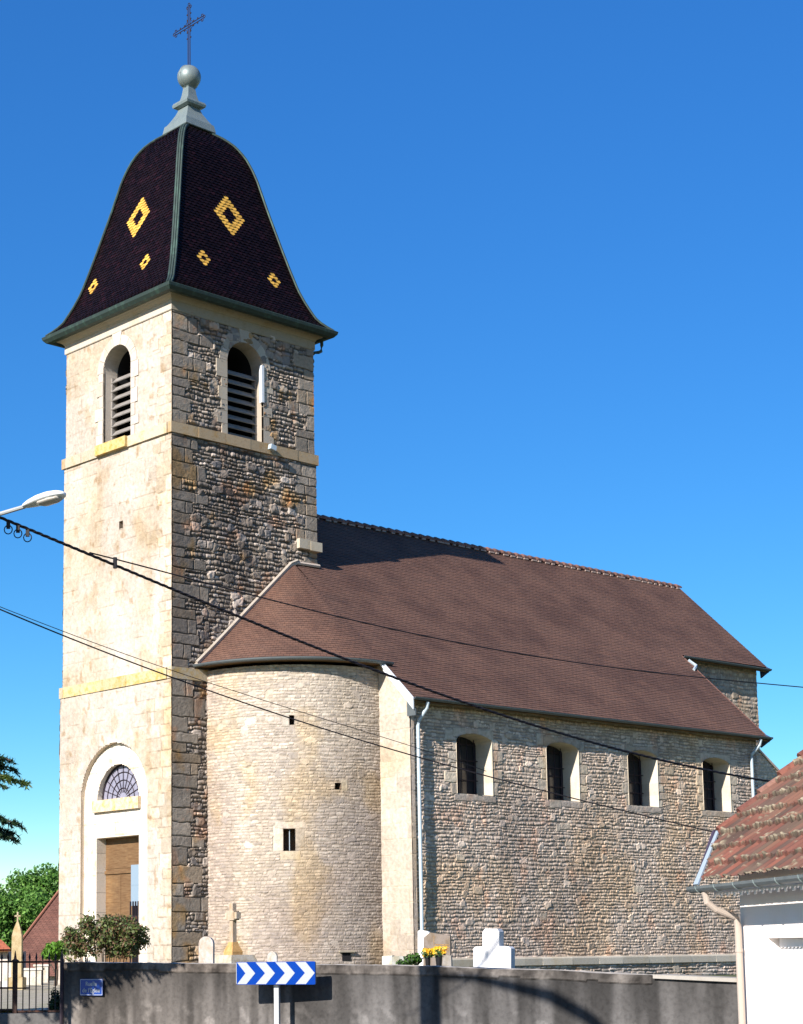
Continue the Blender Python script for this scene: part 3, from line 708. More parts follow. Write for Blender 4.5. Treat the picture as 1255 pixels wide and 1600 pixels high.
# east lower wall, upper wall, gable, north walls
FEl = Frame(NV(X1 - .3, 0, 0), ny, (0, 0, 1), nx)
relief(nw, FEl.P, -4.266, YE, ZY - .1, 9.9, .07, S_NAVE, seed=84, keep=lambda u, v: v < zroof(u) - .05)
FU = Frame(NV(0, YE, 0), nx, (0, 0, 1), -ny)
relief(nw, FU.P, X1 - .35, X2 - .3, ZY - .1, 9.93, .03, dict(S_NAVE, cols=[(.42, .38, .32), (.36, .33, .28), (.48, .43, .36)], cw=.2, ch=.15), seed=85)
FE2 = Frame(NV(X2 - .3, 0, 0), ny, (0, 0, 1), nx)
def zr2(y): return ZE + SL * (np.minimum(y, 2 * YRG - y) - YG)
relief(nw, FE2.P, YE, 2 * YRG - YE, ZY - .1, 13.4, .08, S_NAVE, seed=86, keep=lambda u, v: v < zr2(u) - .05)
FNn = Frame(NV(0, 2 * YRG + 4.266, 0), nx, (0, 0, 1), ny)
relief(nw, FNn.P, XW, X1 - .3, ZY - .1, 6.79, .08, S_NAVE, seed=87)
FWn = Frame(NV(XW, 0, 0), ny, (0, 0, 1), -nx)
relief(nw, FWn.P, W - .3, 2 * YRG + 4.266, ZY - .1, 11.5, .07, S_TURRET, seed=88, keep=lambda u, v: v < zr2(u) - .05)
FNu = Frame(NV(0, 2 * YRG - YE, 0), nx, (0, 0, 1), ny)
relief(nw, FNu.P, X1 - .35, X2 - .3, ZY - .1, 9.93, .08, S_NAVE, seed=89)
nave = nw.build('nave_wall', M['stone'], church)
# ledge of the plinth
lg = MB(); x = XW + .6; rr = random.Random(4)
while x < X1 - .4:
    wd = rr.uniform(.6, 1.3); wd = min(wd, X1 - .3 - x); c = [q * w_k for w_k in [rr.uniform(.8, 1.1)] for q in (.46, .42, .35)]
    lg.prism([FN.P(x + .004, -.21, .0), FN.P(x + .004, -.235, .18), FN.P(x + .004, -.26, .2), FN.P(x + .004, -.44, .205 + rr.uniform(-.01, .01)), FN.P(x + .004, -.44, 0)], FN.u * (wd - .008), c); x += wd
lg.build('plinth_ledge', M['dressed'], nave)
# west-facing strip between turret and corner, with its pilaster
pil = MB()
S_PIL = dict(kind='coursed', cw=.55, ch=.42, amp=.014, mortar=(.45, .38, .28), js=.6, jointfrac=.5, cols=[(.45, .395, .33), (.475, .415, .35), (.42, .37, .31)], cvar=.15,
    stains=[((.84, .82, .81), 1.3, .46, .7, 3), ((.98, .92, .82), .9, .55, .7, 4)])
relief(pil, FWn.P, -4.30, -2.6, ZY - .1, 9.0, .03, S_PIL, seed=91, keep=lambda u, v: v < zroof(u) - .12)
FP = Frame(NV(0, -4.30, 0), nx, (0, 0, 1), -ny)
relief(pil, FP.P, XW, XW + .13, ZY - .1, 6.6, .03, dict(S_PIL, cols=[(.52, .42, .34), (.48, .4, .34)]), seed=92)
FP2 = Frame(NV(XW + .13, 0, 0), ny, (0, 0, 1), nx)
relief(pil, FP2.P, -4.30, -4.2, ZY - .1, 6.6, .04, S_PIL, seed=93)
pil.build('corner_pilaster', M['stone'], nave)
# annex beyond the east end
FA = Frame(NV(0, -2.3, 0), nx, (0, 0, 1), -ny)
an = MB(); atop = lambda u: 6.62 - (u - 23.05) * .60
relief(an, FA.P, 20.6, 26.6, ZY - .1, 7.6, .035, dict(S_NAVE, cols=[(.60, .56, .48), (.54, .49, .42), (.66, .61, .52)], mortar=(.45, .42, .36)), seed=95, keep=lambda u, v: v < np.minimum(atop(u), 7.3))
an.prism([FA.P(21.9, 7.32, .05), FA.P(26.75, atop(26.75) + .02, .05), FA.P(26.75, atop(26.75) + .10, .05), FA.P(21.9, 7.42, .05)], ny * 2.0, (.45, .36, .30))
an.box(NV(26.55, -2.3, ZY - .1), nx * .05, ny * 1.6, (0, 0, 5.2), (.5, .45, .38))
an.build('annex_wall', M['stone'], church)

def nave_window(c, seed):
    fr = FN; hw, sill, sp, ri = WHW, WS, WSP, WRI
    D = .62
    g_ = MB(); pts = [(c - hw, sill)] + [(c + hw * math.cos(t), sp + ri * math.sin(t)) for t in np.linspace(math.pi, 0, 14)] + [(c + hw, sill)]
    g_.add([fr.P(*q, -D - .03) for q in pts], [tuple(range(len(pts)))])
    w_ = g_.build('nave_window', M['darkglass'], church)
    rr = random.Random(seed); mb = MB(); rc = (.56, .50, .41)
    for a, b in zip(pts[:-1], pts[1:]):
        m_ = max(1, int(abs(a[1] - b[1]) / .36)) if abs(a[0] - b[0]) < .01 else 1
        for q in range(m_):
            p0 = (a[0] + (b[0] - a[0]) * q / m_, a[1] + (b[1] - a[1]) * q / m_); p1 = (a[0] + (b[0] - a[0]) * (q + 1) / m_, a[1] + (b[1] - a[1]) * (q + 1) / m_)
            mb.add([fr.P(*p0, .035), fr.P(*p1, .035), fr.P(*p1, -D - .05), fr.P(*p0, -D - .05)], [(0, 1, 2, 3)], [x * w_k for w_k in [rr.uniform(.9, 1.06)] for x in rc])
    mb.build('reveal', M['dressed'], w_)
    sb = MB(); sb.box(fr.P(c - hw - .03, sill - .17, -.7), fr.u * (2 * hw + .1), fr.n * .708, fr.v * .175, (.40, .355, .30)); sb.build('sill', M['dressed'], w_)
    gr = MB()
    for k in range(5): 
        x = c - hw + .14 + k * (2 * hw - .28) / 4; gr.tube([fr.P(x, sill, -D + .08), fr.P(x, sp + .15, -D + .08)], .014, 6)
    for z in (sill + .45, sill + 1.0): gr.tube([fr.P(c - hw, z, -D + .08), fr.P(c + hw, z, -D + .08)], .014, 6)
    gr.build('grille', M['iron'], w_)
    sa = MB()
    for x in (c - hw, c - .02, c + hw - .05): sa.box(fr.P(x, sill, -D - .02), fr.u * .05, fr.n * .04, fr.v * (sp - sill + .1))
    for z in (sill, sill + .75, sp - .02): sa.box(fr.P(c - hw, z, -D - .018), fr.u * 2 * hw, fr.n * .03, fr.v * .045)
    sa.build('sash', M['iron'], w_)
for k, c in enumerate(WINX): nave_window(c, 40 + k)

# ---- roof: UV mapped strips with a real step at every course
M['navetile'] = None
def tilemat(name, c1, c2, c3, tw=.17, rh=.105, rough=.8):
    m = bpy.data.materials.new(name); m.use_nodes = True; t = m.node_tree; b = t.nodes['Principled BSDF']; b.inputs['Roughness'].default_value = rough
    b.inputs['Specular IOR Level'].default_value = .25
    uv = t.nodes.new('ShaderNodeUVMap'); br = t.nodes.new('ShaderNodeTexBrick')
    br.inputs['Scale'].default_value = 1; br.inputs['Brick Width'].default_value = tw; br.inputs['Row Height'].default_value = rh
    br.inputs['Mortar Size'].default_value = .005; br.inputs['Mortar Smooth'].default_value = .1; br.inputs['Bias'].default_value = 0
    br.inputs['Color1'].default_value = (*c1, 1); br.inputs['Color2'].default_value = (*c2, 1); br.inputs['Mortar'].default_value = (c3[0] * .4, c3[1] * .4, c3[2] * .4, 1)
    t.links.new(uv.outputs[0], br.inputs['Vector'])
    n = t.nodes.new('ShaderNodeTexNoise'); n.inputs['Scale'].default_value = .55; n.inputs['Detail'].default_value = 8; n.inputs['Roughness'].default_value = .65
    t.links.new(uv.outputs[0], n.inputs['Vector'])
    r = t.nodes.new('ShaderNodeMapRange'); r.inputs['From Min'].default_value = .42; r.inputs['From Max'].default_value = .62
    t.links.new(n.outputs['Fac'], r.inputs['Value'])
    mx = t.nodes.new('ShaderNodeMix'); mx.data_type = 'RGBA'; mx.blend_type = 'MULTIPLY'; mx.inputs['B'].default_value = (.70, .68, .70, 1)
    t.links.new(r.outputs[0], mx.inputs['Factor']); t.links.new(br.outputs['Color'], mx.inputs['A'])
    mp = t.nodes.new('ShaderNodeMapping'); mp.inputs['Scale'].default_value = (.35, 9, 1); t.links.new(uv.outputs[0], mp.inputs['Vector'])
    n2 = t.nodes.new('ShaderNodeTexNoise'); n2.inputs['Scale'].default_value = 1.5; n2.inputs['Detail'].default_value = 3; t.links.new(mp.outputs[0], n2.inputs['Vector'])
    r2 = t.nodes.new('ShaderNodeMapRange'); r2.inputs['From Min'].default_value = .35; r2.inputs['From Max'].default_value = .7; t.links.new(n2.outputs['Fac'], r2.inputs['Value'])
    m2 = t.nodes.new('ShaderNodeMix'); m2.data_type = 'RGBA'; m2.blend_type = 'MULTIPLY'; m2.inputs['B'].default_value = (1.22, 1.12, 1.08, 1)
    t.links.new(r2.outputs[0], m2.inputs['Factor']); t.links.new(mx.outputs['Result'], m2.inputs['A'])
    t.links.new(m2.outputs['Result'], b.inputs['Base Color'])
    bp = t.nodes.new('ShaderNodeBump'); bp.inputs['Strength'].default_value = .6; bp.inputs['Distance'].default_value = .01
    t.links.new(br.outputs['Fac'], bp.inputs['Height']); bp.invert = True; t.links.new(bp.outputs[0], b.inputs['Normal'])
    return m
M['navetile'] = tilemat('flat_clay_tile', (.130, .073, .052), (.106, .061, .046), (.11, .068, .055))
def sawroof(mb, rowsfn, smax, rh=.105, lift=.010, nu_=40, uvoff=0.):
    """rowsfn(s) -> (p_left, p_right, normal); rows of tiles each lifted at the lower edge; smax slope length"""
    n = int(math.ceil(smax / rh)); V = []; Q = []; UV = []; o = 0
    for k in range(n):
        s0 = k * rh; s1 = min((k + 1) * rh + .004, smax)
        if s1 <= s0: continue
        a0 = rowsfn(s0, nu_, s0); a1 = rowsfn(s1, nu_, s0)
        w0 = .004 * np.sin(np.arange(nu_) * 1.7 + k * 2.1)
        low = a0[0] + a0[1] * (lift + w0[:, None]); hig = a1[0] + a1[1] * .002; bot = a0[0] + a0[1] * -.004
        V += [bot, low, hig]; UV += [np.stack([a0[2], np.full(nu_, s0 - .003)], 1), np.stack([a0[2], np.full(nu_, s0)], 1), np.stack([a1[2], np.full(nu_, s1 - .006)], 1)]
        i = np.arange(nu_ - 1)
        for b_ in (0, nu_): Q.append(np.stack([o + b_ + i, o + b_ + i + 1, o + b_ + nu_ + i + 1, o + b_ + nu_ + i], 1))
        o += 3 * nu_
    V = np.concatenate(V); mb.arr(V, np.concatenate(Q), np.ones((len(V), 3)), np.concatenate(UV) + uvoff)
CS = math.cos(math.atan(SL)); SS = math.sin(math.atan(SL))
nS = -ny * SS + np.array([0, 0, CS]); nNn = ny * SS + np.array([0, 0, CS])
roof = MB()
def slope(xl, xr, y0, north=False, sag=True):
    def f(s, n, sr):
        y = y0 + s * CS; yr = y0 + sr * CS; x = np.linspace(xl(yr), xr(yr), n)
        z = zroof(y) - (.05 * np.sin((x - 5) / 15.5 * math.pi) * max(0, 1 - abs(y + 1.) / 4.5) if sag else 0) 
        yy = y if not north else 2 * YRG - y
        p = np.stack([x * cN - yy * sN, x * sN + yy * cN, z + 0 * x], 1)
        return p, (nS if not north else nNn)[None, :], x
    return f
XV = XW - .15
YT = -3.42         # nave-frame y where the turret eave meets the verge
def xl(y):
    return XV if y < YT else 4.44 + .03 * (y) * 0
sawroof(roof, slope(lambda y: XV if y < YT else 4.50, lambda y: X1 if y < YE - .33 else X2, YG), (YRG - YG) / CS, nu_=80)
sawroof(roof, slope(lambda y: XV, lambda y: X1 if y < YE - .33 else X2, YG, True, False), (YRG - YG) / CS, nu_=24)
# cone over the turret
RE = 3.58; ZCE = zroof(0.13) - SL * RE + .03
def cone(s, n, sr):
    r = RE - s * CS; th = np.linspace(math.pi - .02, 1.5 * math.pi + .03, n)
    p = np.stack([TC[0] + r * np.cos(th), TC[1] + r * np.sin(th), np.full(n, ZCE + s * SS)], 1)
    nn = np.stack([np.cos(th) * SS, np.sin(th) * SS, np.full(n, CS)], 1)
    return p, nn, (th - math.pi) * RE
sawroof(roof, cone, RE / CS - .02, nu_=40)
nroof = roof.build('nave_roof', M['navetile'], church)
# under-boarding gives the roof its thickness
ub = MB()
def slab(x0, x1_, y0, y1_, north=False):
    k = (lambda y: y) if not north else (lambda y: 2 * YRG - y)
    t = .06; q = [NV(x0, k(y0), zroof(y0) - .07), NV(x1_, k(y0), zroof(y0) - .07), NV(x1_, k(y1_), zroof(y1_) - .09), NV(x0, k(y1_), zroof(y1_) - .09)]
    ub.prism(q, (0, 0, -t), (.3, .25, .2))
slab(XV + .01, X1 - .01, YG + .02, YE - .3); slab(5.6, X2 - .01, YE - .28, YRG); slab(XV + .01, X1 - .01, YG + .02, YE - .3, True); slab(5.6, X2 - .01, YE - .28, YRG, True)
ub.build('roof_boarding', M['wood'], nroof)
# verge of the two gables (clay edge) and white fascia at the west
M['vclay'] = mat('verge_clay', attr=True, rough=.8)
for (x, a, b) in ((X1 - .03, YG, YE - .3), (X2 - .03, YE - .3, YRG)):
    vg = MB(); vg.prism([NV(x, a, zroof(a) - .13), NV(x, a, zroof(a) + .02), NV(x, b, zroof(b) + .02), NV(x, b, zroof(b) - .13)], nx * .05, (.17, .085, .065)); vg.build('verge_tiles', M['vclay'], nroof)
fa = MB(); a, b = YG - .05, YT - .02
fa.prism([NV(XV - .03, a, zroof(a) - .27), NV(XV - .03, a, zroof(a) + .05), NV(XV - .03, b, zroof(b) + .06), NV(XV - .03, b, zroof(b) - .16)], nx * .035)
fb_ = MB(); fb_.prism([NV(XV + .05, a, zroof(a) - .25), NV(XV + .05, a + .32, zroof(a + .32) - .3), NV(XV + .05, a + .32, zroof(a) - .42), NV(XV + .05, a, zroof(a) - .42)], nx * .03)
fa.build('verge_board', M['fascia'], nroof); fb_.build('gutter_bracket', M['gutter'], nroof)
cab = MB()
pcs = [NV(XV - .08, YT + .0, zroof(YT) - .02), NV(XV - .1, YT - .35, zroof(YT - .35) + .0), NV(XV - .02, YT - .62, zroof(YT - .62) + .05)]
cab.tube(pcs, .03, 6); cab.build('cable_conduit', M['fascia'], nroof)
# triangular gutter-end boards of the east verges
for (x, y) in ((X1, YG), (X2, YE - .3)):
    tb = MB(); z = zroof(y); tb.prism([NV(x - .06, y - .16, z - .02), NV(x - .06, y + .34, z + .25), NV(x - .06, y + .30, z - .28)], nx * .07); tb.build('verge_end', mat('verge_metal', (.05, .07, .13), rough=.5, metal=.2), nroof)
# ridge tiles
rd = MB(); x = 5.2; rr = random.Random(8); k = 0
while x < X2 - .05:
    ln = .36; zt = ZRG + .0; c = rr.choice([(.16, .085, .065), (.13, .07, .058), (.19, .10, .08)])
    rg0 = []; rg1 = []; rg2 = []
    for t in np.linspace(-.25, math.pi + .25, 9):
        rg0.append(NV(x, YRG + .135 * math.cos(t), zt + .095 * math.sin(t) - .03)); rg1.append(NV(x + ln, YRG + .12 * math.cos(t), zt + .09 * math.sin(t) - .03))
        rg2.append(NV(x + .07, YRG + .155 * math.cos(t), zt + .128 * math.sin(t) - .03))
    n = len(rg0); rd.add(rg0 + rg2 + rg1, [(i, i + 1, n + i + 1, n + i) for i in range(n - 1)] + [(n + i, n + i + 1, 2 * n + i + 1, 2 * n + i) for i in range(n - 1)] + [tuple(range(n))], c)
    for sd_ in (-1, 1): rd.box(NV(x + rr.uniform(0, .1), YRG + sd_ * .145 - .025, zt - .12), nx * ln * rr.uniform(.3, .8), ny * .05, (0, 0, .05), (.30, .23, .20))
    x += ln - .01; k += 1
rd.build('ridge_tiles', mat('ridge_clay', attr=True, rough=.8), nroof)
# gutters
def gutter(mb, pts, outs, r=.075):
    rings = []
    for p, o in zip(pts, outs):
        p = np.array(p, float); o = np.array(o, float)
        rg = [p + o * (r * math.cos(t)) + np.array([0, 0, r * math.sin(t)]) for t in np.linspace(math.pi, 2 * math.pi, 8)]
        rg += [p + o * ((r - .012) * math.cos(t)) + np.array([0, 0, (r - .012) * math.sin(t)]) for t in np.linspace(2 * math.pi, math.pi, 8)]
        rings.append(rg)
    mb.loft(rings)
g1 = MB(); xs = np.linspace(XV - .02, X1 + .03, 24); gutter(g1, [NV(x, YG - .07, ZE + .02) for x in xs], [-ny] * 24); g1.build('gutter', M['gutter'], nroof)
g2 = MB(); gutter(g2, [NV(X1 - .05, YE - .37, zroof(YE - .3)), NV(X2 + .03, YE - .37, zroof(YE - .3))], [-ny] * 2); g2.build('gutter', M['gutter'], nroof)
g3 = MB(); ths = np.linspace(math.pi - .0, 1.5 * math.pi + .09, 26)
gutter(g3, [(TC[0] + (RE + .06) * math.cos(t), TC[1] + (RE + .06) * math.sin(t), ZCE + .03) for t in ths], [(math.cos(t), math.sin(t), 0) for t in ths], .08); g3.build('gutter', M['gutter'], nroof)
# soffit of turret eave
g4 = MB(); n = len(ths); vs = [(TC[0] + r * math.cos(t), TC[1] + r * math.sin(t), z) for (r, z) in ((RE, ZCE - .03), (TR - .1, ZCE - .03)) for t in ths]
g4.add(vs, [(i, i + 1, n + i + 1, n + i) for i in range(n - 1)], (.25, .2, .16)); g4.build('soffit', M['wood'], nroof)
# flashing where the cone meets the tower
fx = MB(); x0 = TC[0] - RE
pa = [(x0 - .05, -.05, ZCE + .02), (x0 + .5, -.06, ZCE + .5 * SL + .05), (TC[0] - .15, -.06, zroof(.13) - .08), (TC[0] + .1, -.06, zroof(.13) + .03), (L + .05, -.06, zroof(.13) + .05)]
fx.tube(pa, .055, 6, (.50, .42, .36)); fx.tube([np.array(q) + [0, -.03, .07] for q in pa[:4]], .045, 6, (.42, .37, .31)); fx.build('mortar_fillet', M['dressed'], nroof)
cl = MB(); cl.tube([NV(X1 + .0, YE - .55, zroof(YE - .5) + .02), NV(X1 + .15, YE - .75, zroof(YE - .75) + .05), NV(X1 - .25, YE - .95, zroof(YE - .95) + .04)], .05, 6); cl.build('gutter_outlet', M['pipe'], nroof)
# downpipes
dp = MB(); q = FN.P
dp.tube([q(XW + .36, 6.58, .37), q(XW + .35, 6.42, .33), q(XW + .22, 6.10, .16), q(XW + .20, 5.95, .13), q(XW + .20, ZY, .13)], .05, 10); 
for z in (.4, 2.4, 4.4, 5.6): dp.tube([q(XW + .20, z, .13), q(XW + .20, z + .05, .13)], .058, 10)
dp.build('downpipe', M['pipe'], church, smooth=False)
dp = MB(); dp.tube([q(X1 - .55, 6.58, .37), q(X1 - .57, 6.40, .33), q(X1 - .72, 6.10, .12), q(X1 - .73, 5.95, .11), q(X1 - .73, ZY, .11)], .05, 10); dp.build('downpipe', M['pipe'], church)

# ------------------------------------------------------------------ ground
M['grass'] = mat('grass_ground', (.08, .095, .045), rough=1, noise=[(.5, (1, 1, 1), .4, .7, (1.5, 1.3, .9)), (6, (1, 1, 1), .4, .7, (.6, .65, .5))], bump=(8, .6, .05))
M['gravel'] = mat('pale_gravel', (.36, .32, .26), rough=1, noise=[(3, (1, 1, 1), .45, .7, (.6, .68, .45)), (25, (1, 1, 1), .4, .7, (.75, .75, .75))], bump=(40, .5, .02))
M['asphalt'] = mat('asphalt', (.055, .055, .055), rough=.95, noise=[(1, (1, 1, 1), .45, .7, (1.3, 1.28, 1.25)), (60, (1, 1, 1), .4, .7, (.7, .7, .7))], bump=(80, .4, .01))
M['kerb'] = mat('kerb_stone', (.30, .29, .27), rough=.9, noise=[(6, (1, 1, 1), .4, .7, (.8, .8, .78))], bump=(30, .3, .01))
g = MB(); g.add([(-900, -900, ZR - .03), (900, -900, ZR - .03), (900, 900, ZR - .03), (-900, 900, ZR - .03)], [(0, 1, 2, 3)])
tag(g.build('ground', M['grass']), kind='structure')
# boundary-wall line (depth along the view, lateral offset) left to right
WL = [(100, 27.6), (370, 26.0), (620, 24.6), (860, 23.3), (1020, 22.45), (1165, 21.75)]
WTOPV = {100: 1503.5, 370: 1506, 620: 1508.5, 860: 1516, 1020: 1524, 1165: 1530.5}
wpts = [pix(u, WTOPV[u], D) for u, D in WL]
wd_ = wpts[-1] - wpts[0]; wd_[2] = 0; wd_ /= np.linalg.norm(wd_); wn = np.array([wd_[1], -wd_[0], 0])   # towards the road
if wn @ Fh > 0: wn = -wn
def wallpt(u):                                    # top point for pixel column u
    us = [q[0] for q in WL]; k = max(0, min(len(us) - 2, np.searchsorted(us, u) - 1)); t = (u - us[k]) / (us[k + 1] - us[k])
    D = WL[k][1] + t * (WL[k + 1][1] - WL[k][1]); v = WTOPV[us[k]] + t * (WTOPV[us[k + 1]] - WTOPV[us[k]]); return pix(u, v, D)
A = wpts[0]; B = wpts[-1]
# road and pavement run along the wall
rdm = MB(); c0 = A + wn * 1.9 - wd_ * 60; c0[2] = ZR - .012
rdm.add([c0, c0 + wd_ * 150, c0 + wd_ * 150 + wn * 7, c0 + wn * 7], [(0, 1, 2, 3)]); tag(rdm.build('road', M['asphalt']), kind='structure')
pv = MB(); c0 = A + wn * .02 - wd_ * 60; c0[2] = ZR - .02
pv.box(c0, wd_ * 150, wn * 1.7, (0, 0, .13)); tag(pv.build('pavement', M['asphalt']), kind='structure')
kb = MB(); 
for k in range(110):
    c0 = A + wn * 1.725 + wd_ * (-40 + k * .9); c0[2] = ZR - .02; kb.box(c0, wd_ * .89, wn * .15, (0, 0, .14))
tag(kb.build('kerb', M['kerb']), kind='structure')
# churchyard terrace
ya = A - wn * .25 - wd_ * 22; yb = B - wn * .25 + wd_ * 1.0
yd = MB(); pl = [ya, yb, yb - wn * 70, ya - wn * 70]
yd.prism([np.array([q[0], q[1], ZY]) for q in pl], (0, 0, -.8)); tag(yd.build('churchyard', M['grass']), kind='structure')
pa_ = MB(); c0 = pix(-90, 1600, 28.2); c1 = pix(110, 1600, 28.2); c2_ = pix(95, 1500, 60); c3 = pix(-60, 1500, 60)
pa_.add([np.array([q[0], q[1], ZY + .006]) for q in (c0, c1, c2_, c3)], [(0, 1, 2, 3)]); tag(pa_.build('gravel_path', M['gravel']), kind='structure')

# ------------------------------------------------------------------ boundary wall
def stucco(name, base):
    m = bpy.data.materials.new(name); m.use_nodes = True; t = m.node_tree; b = t.nodes['Principled BSDF']; b.inputs['Roughness'].default_value = .95
    b.inputs['Specular IOR Level'].default_value = .1
    a = t.nodes.new('ShaderNodeVertexColor'); a.layer_name = 'Col'
    tc = t.nodes.new('ShaderNodeTexCoord')
    n = t.nodes.new('ShaderNodeTexNoise'); n.inputs['Scale'].default_value = 18; n.inputs['Detail'].default_value = 6; t.links.new(tc.outputs['Object'], n.inputs['Vector'])
    mx = t.nodes.new('ShaderNodeMix'); mx.data_type = 'RGBA'; mx.blend_type = 'MULTIPLY'; mx.inputs['B'].default_value = (.75, .75, .75, 1)
    r = t.nodes.new('ShaderNodeMapRange'); r.inputs['From Min'].default_value = .45; r.inputs['From Max'].default_value = .7; t.links.new(n.outputs['Fac'], r.inputs['Value'])
    t.links.new(r.outputs[0], mx.inputs['Factor']); t.links.new(a.outputs['Color'], mx.inputs['A']); t.links.new(mx.outputs['Result'], b.inputs['Base Color'])
    bp = t.nodes.new('ShaderNodeBump'); bp.inputs['Strength'].default_value = .5; bp.inputs['Distance'].default_value = .012
    t.links.new(n.outputs['Fac'], bp.inputs['Height']); t.links.new(bp.outputs[0], b.inputs['Normal']); return m
M['stucco'] = stucco('weathered_stucco', None)
wl = MB(); usamp = np.linspace(100, 1165, 420); tops = np.array([wallpt(u) for u in usamp])
sdist = np.concatenate([[0], np.cumsum(np.linalg.norm(np.diff(tops[:, :2], axis=0), axis=1))])
nvv = 56
S2, T2 = np.meshgrid(sdist, np.linspace(0, 1, nvv))
top = tops[None, :, 2] + 0 * T2
slabpart = S2 > np.interp(1020, usamp, sdist)
rag = .018 * (fbm(S2, 0 * S2, .3, 5, 3) - .5) * (~slabpart)
zz = (ZR - .1) * (1 - T2) + (top + rag) * T2
cope = (zz > top - .12 - .03 * (vnoise(S2, 0 * S2, .5, 8) - .5)) & (~slabpart)
hgt = .010 * (fbm(S2, zz, .3, 2, 4) - .5) + np.where(cope, .030 * (fbm(S2, zz, .10, 9, 3) - .3) + .012, 0) + .014 * (vnoise(S2, zz, 1.3, 4) - .5)
base = np.array([.086, .081, .077])[None, None, :] * np.ones(S2.shape + (1,))
streak = fbm(S2, zz * .12, .22, 31, 4)[..., None]; blot = fbm(S2, zz, .9, 37, 4)[..., None]
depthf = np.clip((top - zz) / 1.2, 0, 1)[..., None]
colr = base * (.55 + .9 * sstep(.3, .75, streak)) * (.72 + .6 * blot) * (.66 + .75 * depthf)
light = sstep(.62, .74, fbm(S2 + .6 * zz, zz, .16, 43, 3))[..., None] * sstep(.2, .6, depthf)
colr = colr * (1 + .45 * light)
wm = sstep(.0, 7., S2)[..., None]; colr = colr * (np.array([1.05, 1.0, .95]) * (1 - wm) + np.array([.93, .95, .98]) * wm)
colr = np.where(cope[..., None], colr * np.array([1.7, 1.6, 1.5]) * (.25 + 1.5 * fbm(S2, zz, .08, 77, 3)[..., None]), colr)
P3 = tops[None, :, :] * 1.0 + wn[None, None, :] * hgt[..., None]; P3 = np.broadcast_to(P3, S2.shape + (3,)).copy(); P3[..., 2] = zz
idx = np.arange(S2.size).reshape(S2.shape)
Q = np.stack([idx[:-1, :-1], idx[:-1, 1:], idx[1:, 1:], idx[1:, :-1]], -1).reshape(-1, 4)
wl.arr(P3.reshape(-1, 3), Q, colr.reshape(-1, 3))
# rough stone capping and body behind
nb = 9; TB = np.linspace(0, 1, nb)[:, None] * np.ones(len(usamp)); SB = sdist[None, :] + 0 * TB
zc = tops[None, :, 2] + rag[-1][None, :] * (1 - TB) + .028 * (fbm(SB, TB * .4, .12, 3, 3) - .45) * np.sin(TB * math.pi) 
PB = tops[None, :, :] + wn[None, None, :] * (hgt[-1][None, :, None] * (1 - TB[..., None])) - wn[None, None, :] * (TB * .36)[..., None]; PB[..., 2] = zc
idx = np.arange(TB.size).reshape(TB.shape); Q = np.stack([idx[:-1, :-1], idx[:-1, 1:], idx[1:, 1:], idx[1:, :-1]], -1).reshape(-1, 4)
wl.arr(PB.reshape(-1, 3), Q, (np.array([.42, .38, .33]) * (.5 + .9 * fbm(SB, TB * .4, .1, 6, 3)[..., None])).reshape(-1, 3))
e = tops - wn * .36; lo = e.copy(); lo[:, 2] = ZY - .1; n = len(e)
wl.arr(np.concatenate([e, lo]), np.stack([np.arange(n - 1), np.arange(n - 1) + 1, n + np.arange(n - 1) + 1, n + np.arange(n - 1)], 1), np.full((2 * n, 3), .2))
a0 = tops[0]; wl.add([a0 + wn * .005, a0 - wn * .36, np.array([*(a0 - wn * .36)[:2], ZR]), np.array([*(a0 + wn * .005)[:2], ZR])], [(0, 1, 2, 3)], (.2, .18, .16))
bwall = thing('boundary_wall', 'low grey stuccoed churchyard wall with a rough stone top, streaked dark', 'wall', (*A[:2], ZR))
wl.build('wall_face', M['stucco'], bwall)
cp = MB(); k0 = int(np.searchsorted(usamp, 1021))
qs = [tops[k0] + wn * .05, tops[-1] + wn * .05]; 
cp.loft([[q + [0, 0, .012], q + [0, 0, -.035], q - wn * .46 + [0, 0, -.035], q - wn * .46 + [0, 0, .012]] for q in qs], (.33, .31, .28))
cp.build('coping_slab', M['dressed'], bwall)

# ------------------------------------------------------------------ street plate
c = wallpt(143.5); k_ = hitp(143.5, 1542.5, wn, wn @ (c + wn * .03)); pw_, phh = .44, .245
plate = MB()
def rrect(c, ux, uz, w_, h_, r, n=4):
    pts = []
    for (sx, sz, a0) in ((1, 1, 0), (-1, 1, 90), (-1, -1, 180), (1, -1, 270)):
        for k in range(n + 1):
            a = rad(a0 + 90 * k / n); pts.append(c + ux * (sx * (w_ / 2 - r) + r * math.cos(a)) + uz * (sz * (h_ / 2 - r) + r * math.sin(a)))
    return pts
UZ = np.array([0, 0, 1.]); 
M['blue'] = mat('sign_blue', (.012, .05, .26), rough=.35, spec=.4); M['signwhite'] = mat('sign_white', (.33, .355, .38), rough=.4)
plate.prism(rrect(k_, wd_, UZ, pw_, phh, .015), wn * .012)
sp_ = plate.build('street_name_plate', M['blue']); tag(sp_, 'small blue enamel street plate reading Ruelle de l\'Eglise on the grey wall', 'street sign')
rm = MB(); o1 = rrect(k_ + wn * .0125, wd_, UZ, pw_ - .012, phh - .012, .012); o2 = rrect(k_ + wn * .0125, wd_, UZ, pw_ - .03, phh - .03, .008); n = len(o1)
rm.add(o1 + o2, [(i, (i + 1) % n, n + (i + 1) % n, n + i) for i in range(n)]); rm.build('rim', M['signwhite'], sp_)
